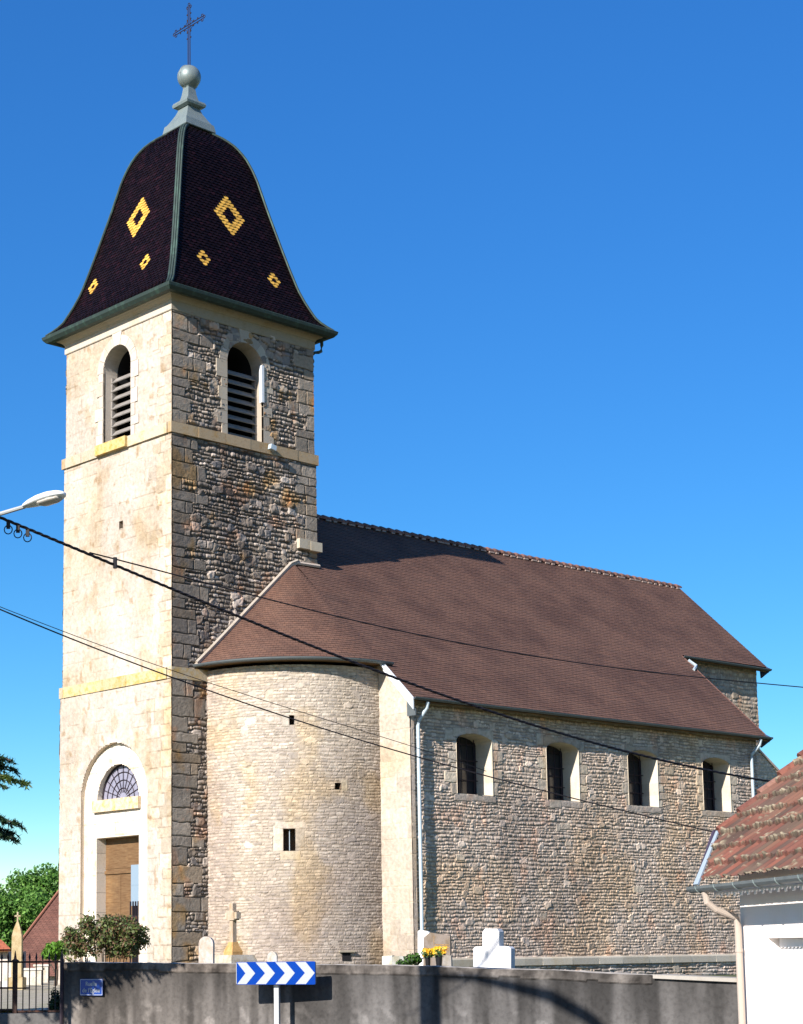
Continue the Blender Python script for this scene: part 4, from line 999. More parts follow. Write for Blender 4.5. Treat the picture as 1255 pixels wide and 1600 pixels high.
def text_mesh(txt, c, ux, uz, nn, size, name, m, parent):
    cu = bpy.data.curves.new(name, 'FONT'); cu.body = txt; cu.size = size; cu.align_x = 'CENTER'; cu.align_y = 'CENTER'; cu.extrude = .001; cu.offset = size * .018
    o = bpy.data.objects.new(name, cu); COL.objects.link(o); dg = bpy.context.evaluated_depsgraph_get()
    me = bpy.data.meshes.new_from_object(o.evaluated_get(dg)); bpy.data.objects.remove(o)
    me.transform(Matrix(((ux[0], uz[0], nn[0], c[0]), (ux[1], uz[1], nn[1], c[1]), (ux[2], uz[2], nn[2], c[2]), (0, 0, 0, 1))))
    me.materials.clear(); me.materials.append(m); ob = bpy.data.objects.new(name, me); COL.objects.link(ob); ob.parent = parent; return ob
text_mesh('Ruelle', k_ + wn * .014 + UZ * .048, wd_, UZ, wn, .088, 'lettering', M['signwhite'], sp_)
text_mesh("de l'Eglise", k_ + wn * .014 - UZ * .048, wd_, UZ, wn, .088, 'lettering', M['signwhite'], sp_)

# ------------------------------------------------------------------ chevron road sign
Dm = 25.17; cB = pix(430.5, 1520.5, Dm - 0.05)
an_ = math.atan2((wd_ @ Fh), (wd_ @ Rh)); an_ = -math.atan(.50)
sx_ = Rh * math.cos(an_) + Fh * math.sin(an_); sn_ = np.array([sx_[1], -sx_[0], 0]); sn_ = sn_ if sn_ @ Fh < 0 else -sn_
wS = abs(125 / FPX * Dm / (math.cos(an_) )) * .985; hS_ = 35.0 / FPX * Dm
sgn = thing('chevron_sign', 'blue and white chevron road sign on a grey post before the wall', 'road sign', (*cB[:2], ZR))
bd = MB(); bd.prism(rrect(cB, sx_, UZ, wS, hS_, .02), -sn_ * .025); bd.build('board_back', M['zinc'], sgn)
b2 = MB(); b2.prism(rrect(cB + sn_ * .001, sx_, UZ, wS, hS_, .02), sn_ * .003); b2.build('board', M['blue2'] if 'blue2' in M else M.setdefault('blue2', mat('reflective_blue', (.002, .036, .25), rough=.5, spec=.04)), sgn)
ch = MB()
def bp_(x, y): return cB + sn_ * .005 + sx_ * ((x / 458 - .5) * wS) + UZ * ((.5 - y / 125) * hS_)
for k in range(4):
    x = 115 * k; pl = [(x + (6 if k == 0 else 0), 3), (x + 60, 3), (min(x + 112, 455), 62.5), (x + 60, 122), (x + (6 if k == 0 else 0), 122), (x + 55, 62.5)]
    ch.prism([bp_(*pl[i]) for i in (0, 1, 2, 5)], sn_ * .002); ch.prism([bp_(*pl[i]) for i in (5, 2, 3, 4)], sn_ * .002)
ch.prism([bp_(0, 5), bp_(3, 5), bp_(3, 120), bp_(0, 120)], sn_ * .002)
ch.build('chevrons', M['signwhite'], sgn)
ps = MB(); pc = pix(429.7, 1560, Dm) - sn_ * .065; ps.cbox((pc[0], pc[1], (cB[2] + .1 + ZR) / 2), sx_, sn_, UZ, .072, .05, cB[2] + .1 - ZR); ps.build('post', mat('galvanised_post', (.45, .47, .48), rough=.45, metal=.4), sgn)

# ------------------------------------------------------------------ leaves
def leafcloud(n, blobs, size, rs, cols, flat=.0, jit=1.):
    """n leaf quads spread through ellipsoids [(c, r3, weight)]"""
    wts = np.array([b[2] for b in blobs], float); wts /= wts.sum(); k = rs.choice(len(blobs), n, p=wts)
    C = np.array([b[0] for b in blobs])[k]; RR = np.array([b[1] for b in blobs])[k]
    d = rs.normal(size=(n, 3)); d /= np.linalg.norm(d, axis=1)[:, None]
    r = (rs.rand(n) ** .45)[:, None]; P = C + d * r * RR + rs.normal(size=(n, 3)) * size * .8 * jit
    nrm = d * .6 + rs.normal(size=(n, 3)) * .7 + np.array([0, 0, .35]); nrm /= np.linalg.norm(nrm, axis=1)[:, None]
    a = np.cross(nrm, rs.normal(size=(n, 3))); a /= np.linalg.norm(a, axis=1)[:, None]; b = np.cross(nrm, a)
    s = (size * (.6 + .8 * rs.rand(n)))[:, None]
    V = np.stack([P - a * s, P + b * s * .55, P + a * s, P - b * s * .55], 1).reshape(-1, 3)
    cc = np.array(cols)[rs.randint(0, len(cols), n)] * (.7 + .6 * rs.rand(n, 1))
    return V, np.arange(4 * n).reshape(n, 4), np.repeat(cc, 4, 0)
M['leaf'] = mat('leaf', attr=True, rough=.55, spec=.3, trans=.3)
M['bark'] = mat('bark', (.10, .075, .055), rough=.95, noise=[(8, (1, 1, .3), .4, .7, (.6, .6, .6))], bump=(20, .6, .03))
def tree(name, label, cat, base, h, blobs, n, size, cols, seed, group=None, trunk=.3):
    t = thing(name, label, cat, base, group); rs = np.random.RandomState(seed); b = MB(); base = np.array(base, float)
    top = base + [0, 0, h * .55]
    b.tube([base, base + [.05, 0, h * .25], top], [trunk, trunk * .75, trunk * .4], 9)
    for (c, r, w_) in blobs:
        c = np.array(c); s_ = base + [0, 0, h * rs.uniform(.2, .5)]
        b.tube([s_, (s_ + c) / 2 + rs.normal(size=3) * .1 * h * .1, c], [trunk * .4, trunk * .25, trunk * .08], 6)
    b.build('trunk', M['bark'], t)
    lf = MB(); lf.arr(*leafcloud(n, blobs, size, rs, cols)); lf.build('crown', M['leaf'], t); return t
def blobsfor(base, pts): return pts
GC = [(.08, .19, .03), (.11, .24, .04), (.06, .15, .025), (.15, .28, .06)]
rs_ = np.random.RandomState(5)
def crown(c, R_, n, rmin=.25, rmax=.45, flat=.85, seed=1):
    r = np.random.RandomState(seed); out = []
    for k in range(n):
        d = r.normal(size=3); d /= np.linalg.norm(d); q = np.array(c) + d * R_ * r.uniform(.35, .85) * np.array([1, 1, flat]); s = R_ * r.uniform(rmin, rmax)
        out.append((q, (s, s, s * .8), s ** 2))
    return out
for k, (u, v, D, R_, n, sd) in enumerate([(72, 1402, 95, 2.5, 15000, 3), (22, 1440, 92, 2.3, 14000, 4), (-50, 1430, 98, 3.0, 12000, 5), (160, 1400, 110, 3.6, 9000, 6)]):
    c = pix(u, v, D); base = (c[0], c[1], ZR)
    lab = ['tall rounded green tree behind the red barn roof beside the tower', 'broad green tree left of the barn roof, lower than its neighbour', 'green tree at the far left edge of the churchyard', 'green tree hidden mostly behind the church tower'][k]
    tree('broadleaf_tree', lab, 'tree', base, c[2] + R_ - ZR, crown(c, R_, 22, seed=sd) + crown(c - np.array([0, 0, R_ * 1.1]), R_ * 1.1, 14, seed=sd + 9), n * 2, .10, GC, sd, 'trees beyond the churchyard', .28)
# clipped young shrub against the barn
c = pix(87, 1484, 50); tree('green_bush', 'bright green bush against the tower foot in front of the barn', 'bush', (c[0], c[1], ZY), 1.3, crown(c + [0, 0, 0.05], .36, 12, seed=12), 3500, .05, [(.12, .27, .03), (.09, .2, .02)], 9, trunk=.05)
# shrub before the portal
sh = thing('photinia_shrub', 'leafy red-tinged green shrub standing in front of the church door', 'shrub', (*pix(165, 1500, 42)[:2], ZY))
c = pix(165, 1468, 42); rs = np.random.RandomState(21); lf = MB()
bl = []
for k in range(70):
    a = rs.uniform(-1, 1); z_ = rs.uniform(-.45, .45); lim = 1.08 * math.sqrt(max(.05, 1 - (z_ / .62) ** 2))
    bl.append((c + Rh * (a * lim * .82 + .0) + Fh * rs.uniform(-.5, .5) + UZ * (z_ * .85 + .05), (.17, .17, .14), 1))
bl += [(c + Rh * -.75 + UZ * .05, (.2, .2, .15), 1), (c + Rh * .82 + UZ * .12, (.2, .2, .2), 1), (c + Rh * -.8 - UZ * .45, (.18, .2, .06), .35), (c + Rh * .15 + UZ * .48, (.3, .2, .1), .8), (c + Rh * -.35 + UZ * .47, (.3, .2, .1), .8)]
lf.arr(*leafcloud(9500, bl, .040, rs, [(.12, .15, .04), (.08, .12, .03), (.15, .08, .045), (.16, .19, .08), (.19, .12, .07), (.06, .09, .03)])); lf.build('crown', M['leaf'], sh)
stm = MB()
for k in range(16):
    a = rs.uniform(-.55, .55); b0 = np.array([*(c + Rh * a * .5)[:2], ZY]); stm.tube([b0, b0 + Rh * a * .3 + UZ * .5, c + Rh * a * 1.2 + UZ * rs.uniform(-.1, .3)], [.018, .013, .006], 5)
stm.build('stem', M['bark'], sh)

# ------------------------------------------------------------------ left background
bp0 = pix(92, 1392, 74); bz = pix(24, 1481, 74)
barn = thing('barn', 'barn with a steep red-brown tile roof behind the churchyard', 'barn', (*bp0[:2], ZR))
bm = MB(); up = bp0 - bz; up2 = bp0 + (bp0 - bz) * .45
pr = [bz, up2, up2 + Rh * 10 + Fh * 4, bz + Rh * 14 + Fh * 4]
rfm = MB(); pq = np.array([bz - [0, 0, .9] - (up2 - bz) * .0, up2, up2 + Rh * 12 + Fh * 5, bz + Rh * 14 + Fh * 5 - [0, 0, .9]])
vv_ = np.array([bz + (bz - up2) * .35, up2, up2 + Rh * 12 + Fh * 1.5, bz + (bz - up2) * .35 + Rh * 16 + Fh * 1.5])
rfm.arr(np.concatenate([vv_, vv_ + Fh * 7]), np.array([[0, 1, 2, 3]]), np.ones((8, 3)), np.array([[0, 0], [0, 9], [12, 9], [16, 0]] * 2, float))
rfm.build('roof', tilemat('barn_tile', (.22, .11, .09), (.18, .09, .075), (.1, .05, .04), .2, .14), barn)
bk = MB(); bk.prism([np.array([*q[:2], ZR]) for q in (vv_[0] + Fh * .3 + Rh * .3, vv_[3] + Fh * .3, vv_[3] + Fh * 7, vv_[0] + Fh * 7 + Rh * .3)], (0, 0, vv_[0][2] - ZR)); bk.build('wall', mat('barn_plaster', (.5, .45, .38), rough=.9), barn)
rk = MB(); rk.tube([vv_[0], vv_[1]], .05, 6); rk.build('verge_tiles', mat('verge_orange', (.24, .10, .07), rough=.8), barn)
hs_ = thing('distant_house', 'small pale house with an orange tiled roof at the far left edge', 'house', (*pix(2, 1500, 66)[:2], ZR))
c = pix(-14, 1468, 66); e1 = pix(17.5, 1483, 66); r1 = MB(); 
vv_ = np.array([pix(-40, 1484, 64), pix(17.5, 1483, 64), pix(2, 1468, 67), pix(-50, 1468, 67)]); r1.arr(vv_, np.array([[0, 1, 2, 3]]), np.ones((4, 3)), np.array([[0, 0], [1.4, 0], [1, 1], [0, 1.]])); 
r1.arr(vv_ + np.array([0, 0, -.07]), np.array([[0, 1, 2, 3]]), np.ones((4, 3)), np.array([[0, 0], [1.4, 0], [1, 1], [0, 1.]])); r1.build('roof', tilemat('orange_tile', (.5, .16, .07), (.38, .11, .05), (.25, .08, .04), .25, .2), hs_)
wl_ = MB(); a, b = pix(-38, 1487, 64.4), pix(13, 1487, 64.4); wl_.prism([np.array([*q[:2], ZR]) for q in (a, b, b + Fh * 4, a + Fh * 4)], (0, 0, a[2] - ZR)); wl_.build('wall', mat('pale_wall', (.55, .48, .44), rough=.9), hs_)
# pointed stele with small cross
M['tomb'] = mat('tomb_stone', attr=True, rough=.9, noise=[(7, (1, 1, .6), .42, .7, (.75, .66, .5)), (25, (1, 1, 1), .5, .7, (.8, .8, .8))], bump=(30, .4, .01))
def slabtomb(name, label, prof, D, depth, col, group=None, yaw=0., extra=None, matr='tomb', cat='tombstone'):
    """prof: pixel outline of the front face"""
    q = [pix(u, v, D) for u, v in prof]; c = sum(q) / len(q)
    ux = Rh * math.cos(yaw) + Fh * math.sin(yaw); nn = np.array([ux[1], -ux[0], 0]); nn = nn if nn @ Fh > 0 else -nn
    pts = []
    for p in q:
        d = p - CAM; t = ((c - CAM) @ nn) / (d @ nn); pts.append(CAM + d * t)
    mb = MB(); mb.prism(pts, nn * depth, col)
    o = mb.build(name, M[matr]); tag(o, label, cat, group); return o, nn
def arc(u0, u1, vb, vt, n=8): 
    uc = (u0 + u1) / 2; r = (u1 - u0) / 2
    return [(u0, vb)] + [(uc - r * math.cos(t), vt + r - r * math.sin(t)) for t in np.linspace(0, math.pi, n)] + [(u1, vb)]
st0 = thing('pointed_monument', 'ochre pointed stone monument with a small cross on top, behind the gate', 'monument', (*pix(27, 1500, 45)[:2], ZY))
c = pix(27, 1500, 45); mb = MB()
def sqr(c, h, z, hx=None): return [np.array([*(c + Rh * a * h + Fh * b * h)[:2], z]) for a, b in ((-1, -1), (1, -1), (1, 1), (-1, 1))]
zt = pix(27, 1440, 45)[2]; zs = pix(27, 1462, 45)[2]
mb.loft([sqr(c, .20, ZY), sqr(c, .20, ZY + .3), sqr(c, .125, ZY + .32), sqr(c, .12, zs), sqr(c, .085, zs + .16), sqr(c, .02, zt)], (.42, .34, .2)); mb.build('shaft', M['tomb'], st0)
mb = MB(); mb.cbox((c[0], c[1], zt + .1), Rh, Fh, UZ, .035, .035, .28, (.4, .33, .22)); mb.cbox((c[0], c[1], zt + .14), Rh, Fh, UZ, .15, .035, .035, (.4, .33, .22)); mb.build('cross', M['tomb'], st0, )
c = pix(15, 1512, 48); mb = MB(); mb.cbox((c[0], c[1], ZY + .35), Rh, Fh, UZ, .3, .5, .7, (.6, .56, .54)); tag(mb.build('pale_tombstone', M['tomb']), 'pale square tombstone left of the pointed monument', 'tombstone')
for (u, D, w2, h2) in ((52, 52, .5, .42), (66, 56, .4, .5)):
    c = pix(u, 1510, D); mb = MB(); mb.cbox((c[0], c[1], ZY + h2 / 2), Rh, Fh, UZ, w2, .25, h2, (.5, .48, .44)); mb.cbox((c[0], c[1], ZY + h2 + .03), Rh, Fh, UZ, w2 + .1, .32, .06, (.58, .56, .52))
    tag(mb.build('distant_tombstone', M['tomb']), 'low grey grave marker near the barn, ' + ('nearer the monument' if u == 52 else 'nearer the green bush'), 'tombstone')

# ------------------------------------------------------------------ graves along the wall
slabtomb('rounded_tombstone', 'pale round-topped tombstone at the near corner of the tower', arc(310.5, 333, 1530, 1463), 34, .12, (.50, .44, .42), yaw=-.2)
slabtomb('small_tombstone', 'small grey tombstone peeping above the chevron sign', arc(418, 432.5, 1530, 1487), 30, .12, (.52, .52, .53), yaw=-.1)
slabtomb('low_tombstone', 'low grey stone block at the foot of the corner pilaster', [(612, 1530), (612, 1496), (615, 1494), (631, 1494), (632, 1496), (632, 1530)], 30, .15, (.34, .35, .33), yaw=-.2)
slabtomb('white_marker', 'small pale slab lying beside the corner pilaster foot', [(597, 1525), (597, 1494), (613, 1493), (612, 1525)], 38, .3, (.55, .52, .46), yaw=-.2)
cr0 = thing('cross_tombstone', 'lichened ochre stone cross on a moulded base and stone plinth', 'grave cross', (*pix(365, 1500, 37)[:2], ZY))
c = pix(364.5, 1500, 37); Zp = lambda v: pix(364.5, v, 37)[2]
def sqx(h, v, z=None, k=1.): zq = z if z is not None else Zp(v); return [np.array([*(c + ax_ * a * h + bx_ * b * h * k)[:2], zq]) for a, b in ((-1, -1), (1, -1), (1, 1), (-1, 1))]
ya_ = .75; ax_ = Rh * math.cos(ya_) + Fh * math.sin(ya_); bx_ = -Rh * math.sin(ya_) + Fh * math.cos(ya_)
mb = MB(); mb.loft([sqx(.36, 0, ZY), sqx(.36, 1506), sqx(.34, 1500), sqx(.30, 1492)], (.42, .38, .32)); mb.build('plinth', M['tomb'], cr0)
mb = MB(); mb.loft([sqx(.135, 1492), sqx(.14, 1487), sqx(.12, 1483), sqx(.085, 1477), sqx(.07, 1472)], (.50, .30, .12)); mb.build('base', M['tomb'], cr0)
mb = MB(); mb.loft([sqx(.052, 1473), sqx(.05, 1440), sqx(.05, 1412), sqx(.04, 1411)], (.42, .33, .25)); 
bz_ = Zp(1430.5); mb.cbox((c[0], c[1], bz_), ax_, bx_, UZ, .12, .36, .13, (.44, .36, .28)); mb.cbox((c[0], c[1], bz_), ax_, bx_, UZ, .15, .22, .19, (.42, .34, .26)); mb.build('cross', M['tomb'], cr0)
# white upright slab, brown granite stone, flowers
slabtomb('white_tombstone', 'white smooth tombstone behind the flowers, beside the downpipe', [(653, 1530), (653, 1455), (656, 1453), (668, 1455), (676, 1462), (676, 1530)], 29.5, .10, (.78, .80, .82), yaw=-.3, matr='tombsmooth' if 'tombsmooth' in M else 'tomb')
gt_, gn = slabtomb('brown_granite_tombstone', 'polished brown granite tombstone with gilt lines behind yellow flowers', [(661, 1530), (662, 1465), (672, 1457), (675, 1457.5), (703.5, 1462), (704, 1530)], 28.3, .12, (.21, .175, .15), yaw=-.25)
gl_ = MB()
for (u0, u1, v) in ((674, 696, 1476), (673, 697, 1480), (686, 696, 1484)):
    a, b = pix(u0, v, 27.9), pix(u1, v + .4, 27.9); gl_.tube([a, b], .006, 4)
for u in (672.5,): gl_.tube([pix(u, 1462, 27.9), pix(u, 1478, 27.9)], .004, 4)
gl_.v = [tuple(np.array(q) + gn * .30) for q in gl_.v]
gl_.v = [tuple(CAM + (np.array(q) - CAM) * ((np.array(gt_.data.vertices[0].co) - CAM) @ gn - .004) / ((np.array(q) - CAM) @ gn)) for q in gl_.v]
gl_.build('gilt_lines', mat('gilt', (.55, .33, .12), rough=.4, metal=.4), gt_)
def pot(u0, u1, vt, D, label, nfl, seed):
    c = pix((u0 + u1) / 2, vt, D); r = (u1 - u0) / 2 / FPX * D; t = thing('flower_pot', label, 'flower pot', (c[0], c[1], ZY), 'flower pots on the grave')
    b = MB(); b.lathe((c[0], c[1], 0), [(r * .75, ZY), (r * .75, c[2] - .16), (r * .8, c[2] - .14), (r, c[2]), (r * .85, c[2] - .01)], 14); b.build('pot', mat('black_pot', (.012, .012, .014), rough=.4), t)
    rs = np.random.RandomState(seed); f = MB()
    for k in range(nfl):
        p = c + Rh * rs.uniform(-1, 1) * r * 2.0 + Fh * rs.uniform(-.5, .5) * r * 2 + UZ * rs.uniform(.01, .105); cc_ = [(.85, .50, .02), (.80, .38, .015), (.85, .62, .12)][k % 3]; s = .024
        for j in range(6):
            an = j * math.pi / 3 + rs.rand(); d = Rh * math.cos(an) + UZ * math.sin(an) * .8 - Fh * .35; e_ = np.cross(d, Fh)
            f.add([p, p + d * s + e_ * s * .45, p + d * s * 1.25, p + d * s - e_ * s * .45], [(0, 1, 2, 3)], cc_)
    f.build('flowers', mat('petal', attr=True, rough=.6, trans=.25), t)
    lf = MB(); lf.arr(*leafcloud(120, [(c + UZ * .03, (r * 1.5, r * 1.3, .05), 1)], .028, rs, [(.05, .12, .03), (.08, .16, .05)])); lf.build('leaves', M['leaf'], t)
pot(664, 673, 1494, 27.4, 'left black pot of yellow chrysanthemums on the grave', 34, 3)
pot(680, 691.5, 1491, 27.4, 'right black pot of yellow chrysanthemums on the grave', 46, 4)
c = pix(648, 1500, 29); tree('grave_plants', 'low dark planting beside the white tombstone and downpipe', 'plant', (c[0], c[1], ZY), .5, [(c + [0, 0, .02], (.13, .13, .06), 1), (c + Rh * -.15 - UZ * .06, (.15, .1, .04), 1)], 700, .03, [(.05, .13, .02), (.03, .05, .02), (.08, .17, .03)], 5, trunk=.01)
slabtomb('grave_kerb_stone', 'small grey stone beside the flower pots at the grave', [(691, 1530), (692, 1497), (697, 1492), (705, 1493), (706, 1530)], 27.2, .1, (.28, .26, .24), yaw=-.25)
# stepped white tombstone : centre and two shoulders
M['tombsmooth'] = mat('pale_granite', attr=True, rough=.6, noise=[(40, (1, 1, 1), .4, .7, (.88, .88, .9))])
tw0 = thing('white_stepped_tombstone', 'large white stepped tombstone standing above the wall', 'tombstone', (*pix(770, 1505, 24.65)[:2], ZY))
ux = Rh * math.cos(-.5) + Fh * math.sin(-.5); nn = np.array([ux[1], -ux[0], 0]); nn = nn if nn @ Fh > 0 else -nn
c = pix(766, 1490, 24.65)
def pj(u, v): d = ray(u, v); return CAM + d * (((c - CAM) @ nn) / (d @ nn))
mb = MB(); mb.prism([pj(754, 1535), pj(754, 1456), pj(758, 1451), pj(777, 1451), pj(780, 1456), pj(780, 1535)], nn * .16, (.58, .58, .58)); mb.build('centre_block', M['tombsmooth'], tw0)
mb = MB(); mb.prism([pj(740, 1535), pj(740, 1482), pj(743, 1479), pj(753.8, 1479), pj(753.8, 1535)], nn * .14, (.64, .65, .67)); mb.build('shoulder', M['tombsmooth'], tw0)
mb = MB(); mb.prism([pj(780.2, 1535), pj(780.2, 1478), pj(795, 1479), pj(798.5, 1482), pj(798.5, 1535)], nn * .14, (.60, .61, .64)); mb.build('shoulder', M['tombsmooth'], tw0)

# ------------------------------------------------------------------ iron gate and railings at the left
DG = 27.7
def gz(v, u=50): return pix(u, v, DG)[2]
gate = thing('iron_gate', 'rusty wrought-iron gate leaf with spear tips at the left edge', 'gate', (*pix(24, 1580, DG)[:2], ZY))
rail = thing('iron_railing', 'dark iron railing of thin spear-topped bars between gate and wall', 'railing', (*pix(60, 1580, DG)[:2], ZY))
def spear(mb, u, v0, v1, r=.009):
    a = pix(u, v1, DG); b = np.array([a[0], a[1], gz(v0)]); mb.tube([b, a], r, 6); mb.loft([[a + Rh * s * x + Fh * t * x * .4 + UZ * z for s, t in ((-1, 0), (0, -1), (1, 0), (0, 1))] for x, z in ((.010, -.03), (.018, .01), (.002, .085))])
for par, us, mid in ((gate, [-54, -44, -34, -24, -14, -6, 3, 13], True), (rail, [36.6, 46.6, 57, 67, 77, 87], False)):
    for u in us:
        mb = MB(); spear(mb, u, 1584, 1497); mb.build('bar', M['iron'] if not mid else M['rustiron'], par)
    a = us[0] - 5 if mid else 24; b = us[-1] + 8 if mid else 97
    for v in ((1503, 1544, 1578) if mid else (1503, 1580)): mb = MB(); mb.cbox((pix(a, v, DG) + pix(b, v, DG)) / 2, Rh, Fh, UZ, np.linalg.norm(pix(a, v, DG) - pix(b, v, DG)), .03, .028); mb.build('rail', M['rustiron'], par)
    if not mid: mb = MB(); mb.cbox((pix(24, 1544, DG) + pix(47, 1544, DG)) / 2, Rh, Fh, UZ, np.linalg.norm(pix(24, 1544, DG) - pix(47, 1544, DG)), .02, .02); mb.build('rail', M['rustiron'], par)
mb = MB(); a = pix(24, 1499, DG); mb.box((a - Rh * .034 - Fh * .034) * [1, 1, 0] + [0, 0, ZY - .3], Rh * .068, Fh * .068, (0, 0, gz(1503) - ZY + .3)); mb.loft([sqr(a, .05, gz(1503)), sqr(a, .055, gz(1501)), sqr(a, .02, gz(1498)), sqr(a, .004, gz(1485))]); mb.build('gate_post', M['rustiron'], gate)
mb = MB(); a = pix(97, 1499, DG - .3); mb.tube([(a[0], a[1], ZR), (a[0], a[1], gz(1500))], .03, 8); mb.loft([sqr(a, .03, gz(1500)), sqr(a, .02, gz(1497)), sqr(a, .003, gz(1484))]); mb.build('end_post', M['iron'], rail)
pb = MB(); a, b = pix(-120, 1590, DG - .12), pix(97, 1590, DG - .12); a[2] = b[2] = ZR
pb.prism([a, b, b + Fh * .35, a + Fh * .35], (0, 0, gz(1583) - ZR), (.13, .125, .12)); tag(pb.build('gate_sill_wall', M['stucco']), 'low dark plinth wall beneath the gate and railing', 'wall')
c = pix(87, 1563, DG + .25); tree('dark_bush', 'small dark shrub at the foot of the railing by the wall end', 'shrub', (c[0], c[1], ZY), .4, [(c, (.09, .09, .17), 1), (c - UZ * .1, (.1, .1, .12), 1)], 900, .025, [(.03, .05, .02), (.05, .08, .03)], 6, trunk=.012)

# ------------------------------------------------------------------ garage house on the right
P0 = pix(1082, 1386, 21.0); zg = P0[2]
d = ray(1255, 1367); P1 = CAM + d * (zg / d[2]); eh = P1 - P0; eh /= np.linalg.norm(eh)      # along the eave, towards the camera
er = np.array([-eh[1], eh[0], 0]); er = er if er @ Rh > 0 else -er                           # away from the road, up the roof
PT = .84; upv = er * math.cos(math.atan(PT)) + UZ * math.sin(math.atan(PT)); rn = np.cross(eh, upv); rn = rn if rn[2] > 0 else -rn
house = thing('white_house', 'white rendered outbuilding with mossy red tile roof at the right edge', 'house', (*(P0 + er * 1)[:2], ZR))
E0 = P0 + er * .10 + UZ * .04
def onroof(u, v): q = hitp(u, v, rn, rn @ E0); return (q - E0) @ eh, (q - E0) @ upv
ra = onroof(1124, 1302); rb = onroof(1255, 1192)
print('roof corner', ra, rb)
xv = (ra[0] + rb[0]) / 2
RL = 4.6; LE = 7.5
r0 = MB(); stp = .021
uu = np.arange(xv, LE, stp); vv = np.arange(0, RL, stp); u, v = np.meshgrid(uu, vv)
rw = .335; cwid = .215; rowi = np.floor(v / rw); fv = v / rw - rowi; fu = (u / cwid + .5 * (rowi % 2)); ci = np.floor(fu); fu = fu - ci
hh = .045 * (1 - fv) + np.where(fu < .22, .028 * np.sin(fu / .22 * math.pi), 0) + .008 * np.sin(np.clip((fu - .5) / .3, 0, 1) * math.pi) + .008 * (hsh(rowi, ci, 4) - .5)
mossn = fbm(u, v, .09, 7, 3); moss = (sstep(.64, .72, mossn + .30 * np.exp(-((fv - .03) / .07) ** 2) - .08))
hh = hh + .018 * moss * (.5 + vnoise(u, v, .03, 9))
c1 = np.array([.17, .062, .042]); c2 = np.array([.115, .052, .04]); c3 = np.array([.08, .05, .04]); rnd = hsh(rowi, ci, 3)[..., None]; rn2 = hsh(rowi, ci, 8)[..., None]
cc_ = c1 * rnd + c2 * (1 - rnd); cc_ = np.where(rn2 > .78, c3, cc_) * (.65 + .6 * fbm(u, v, .35, 12, 3)[..., None])
mcol = np.array([.22, .185, .13]) * (.35 + 1.0 * hsh(np.floor(u / .03), np.floor(v / .03), 5)[..., None])
dirt = sstep(.45, .7, fbm(u, v, .5, 18, 3))[..., None]
cc_ = cc_ * (1 - .45 * dirt) + np.array([.12, .085, .06]) * .45 * dirt
cc_ = cc_ * (1 - moss[..., None]) + mcol * moss[..., None]
Vv = E0 + u[..., None] * eh + v[..., None] * upv + hh[..., None] * rn
idx = np.arange(u.size).reshape(u.shape); Q = np.stack([idx[:-1, :-1], idx[:-1, 1:], idx[1:, 1:], idx[1:, :-1]], -1).reshape(-1, 4)
uc = ((u[:-1, :-1] + u[1:, 1:]) / 2).ravel(); vc = ((v[:-1, :-1] + v[1:, 1:]) / 2).ravel()
cutx = lambda vq: np.where(vq < ra[1], 0.12 + (ra[0] - .12) * (vq / ra[1]), ra[0])
Q = Q[uc > cutx(vc)]
r0.arr(Vv.reshape(-1, 3), Q, cc_.reshape(-1, 3))
# back slope
rt = E0 + upv * RL; dn = er * math.cos(math.atan(PT)) - UZ * math.sin(math.atan(PT))
r0.add([rt + eh * xv, rt + eh * LE, rt + eh * LE + dn * RL, rt + eh * xv + dn * RL], [(0, 1, 2, 3)], (.2, .08, .05))
hroof = r0.build('roof', mat('old_interlocking_tile', attr=True, rough=.85), house)
vt = MB(); k = 0; s = ra[1]
while s < RL:
    a = E0 + eh * (ra[0] + .05) + upv * s + rn * .0; b = a + upv * .40 + rn * -.02
    vt.tube([a + rn * .02, b], [.075, .062], 8, ((.19, .072, .05), (.15, .06, .045), (.23, .12, .09))[k % 3]); s += .36; k += 1
vt.build('verge_tiles', mat('verge_tile_clay', attr=True, rough=.8, noise=[(14, (1, 1, 1), .45, .7, (.6, .55, .5))]), hroof)
# zinc strip along the clipped corner
zs_ = MB(); a = E0 + eh * .02 - upv * .08; b = E0 + eh * (ra[0] + .02) + upv * (ra[1] - .02)
zs_.prism([a + rn * .035, a + eh * .16 + rn * .035, b + eh * .10 + rn * .035, b + rn * .035], rn * .02); zs_.build('flashing', M['pipe'], hroof)
zs_ = MB(); zs_.prism([a - UZ * .02 + rn * .03, b + rn * .05, b - eh * .16 - er * .0 + rn * .02, a - eh * .05 - UZ * .03 + rn * .01], rn * .03); zs_.build('flashing_edge', mat('purple_lead', (.07, .05, .09), rough=.6), hroof)
gg = MB(); gutter(gg, [P0 - eh * .02, P0 + eh * LE], [-er, -er], .072); gg.build('gutter', mat('house_gutter_zinc', (.20, .23, .24), rough=.5, metal=.4, noise=[(4, (1, 1, 1), .5, .8, (.7, .7, .72))]), hroof)
for k in range(12): 
    br_ = MB(); c = P0 + eh * (.3 + k * .6); br_.tube([c - er * .076 * math.cos(t) - UZ * .076 * math.sin(t) for t in np.linspace(0, math.pi, 8)], .008, 5); br_.build('gutter_bracket', M['zinc'], hroof)
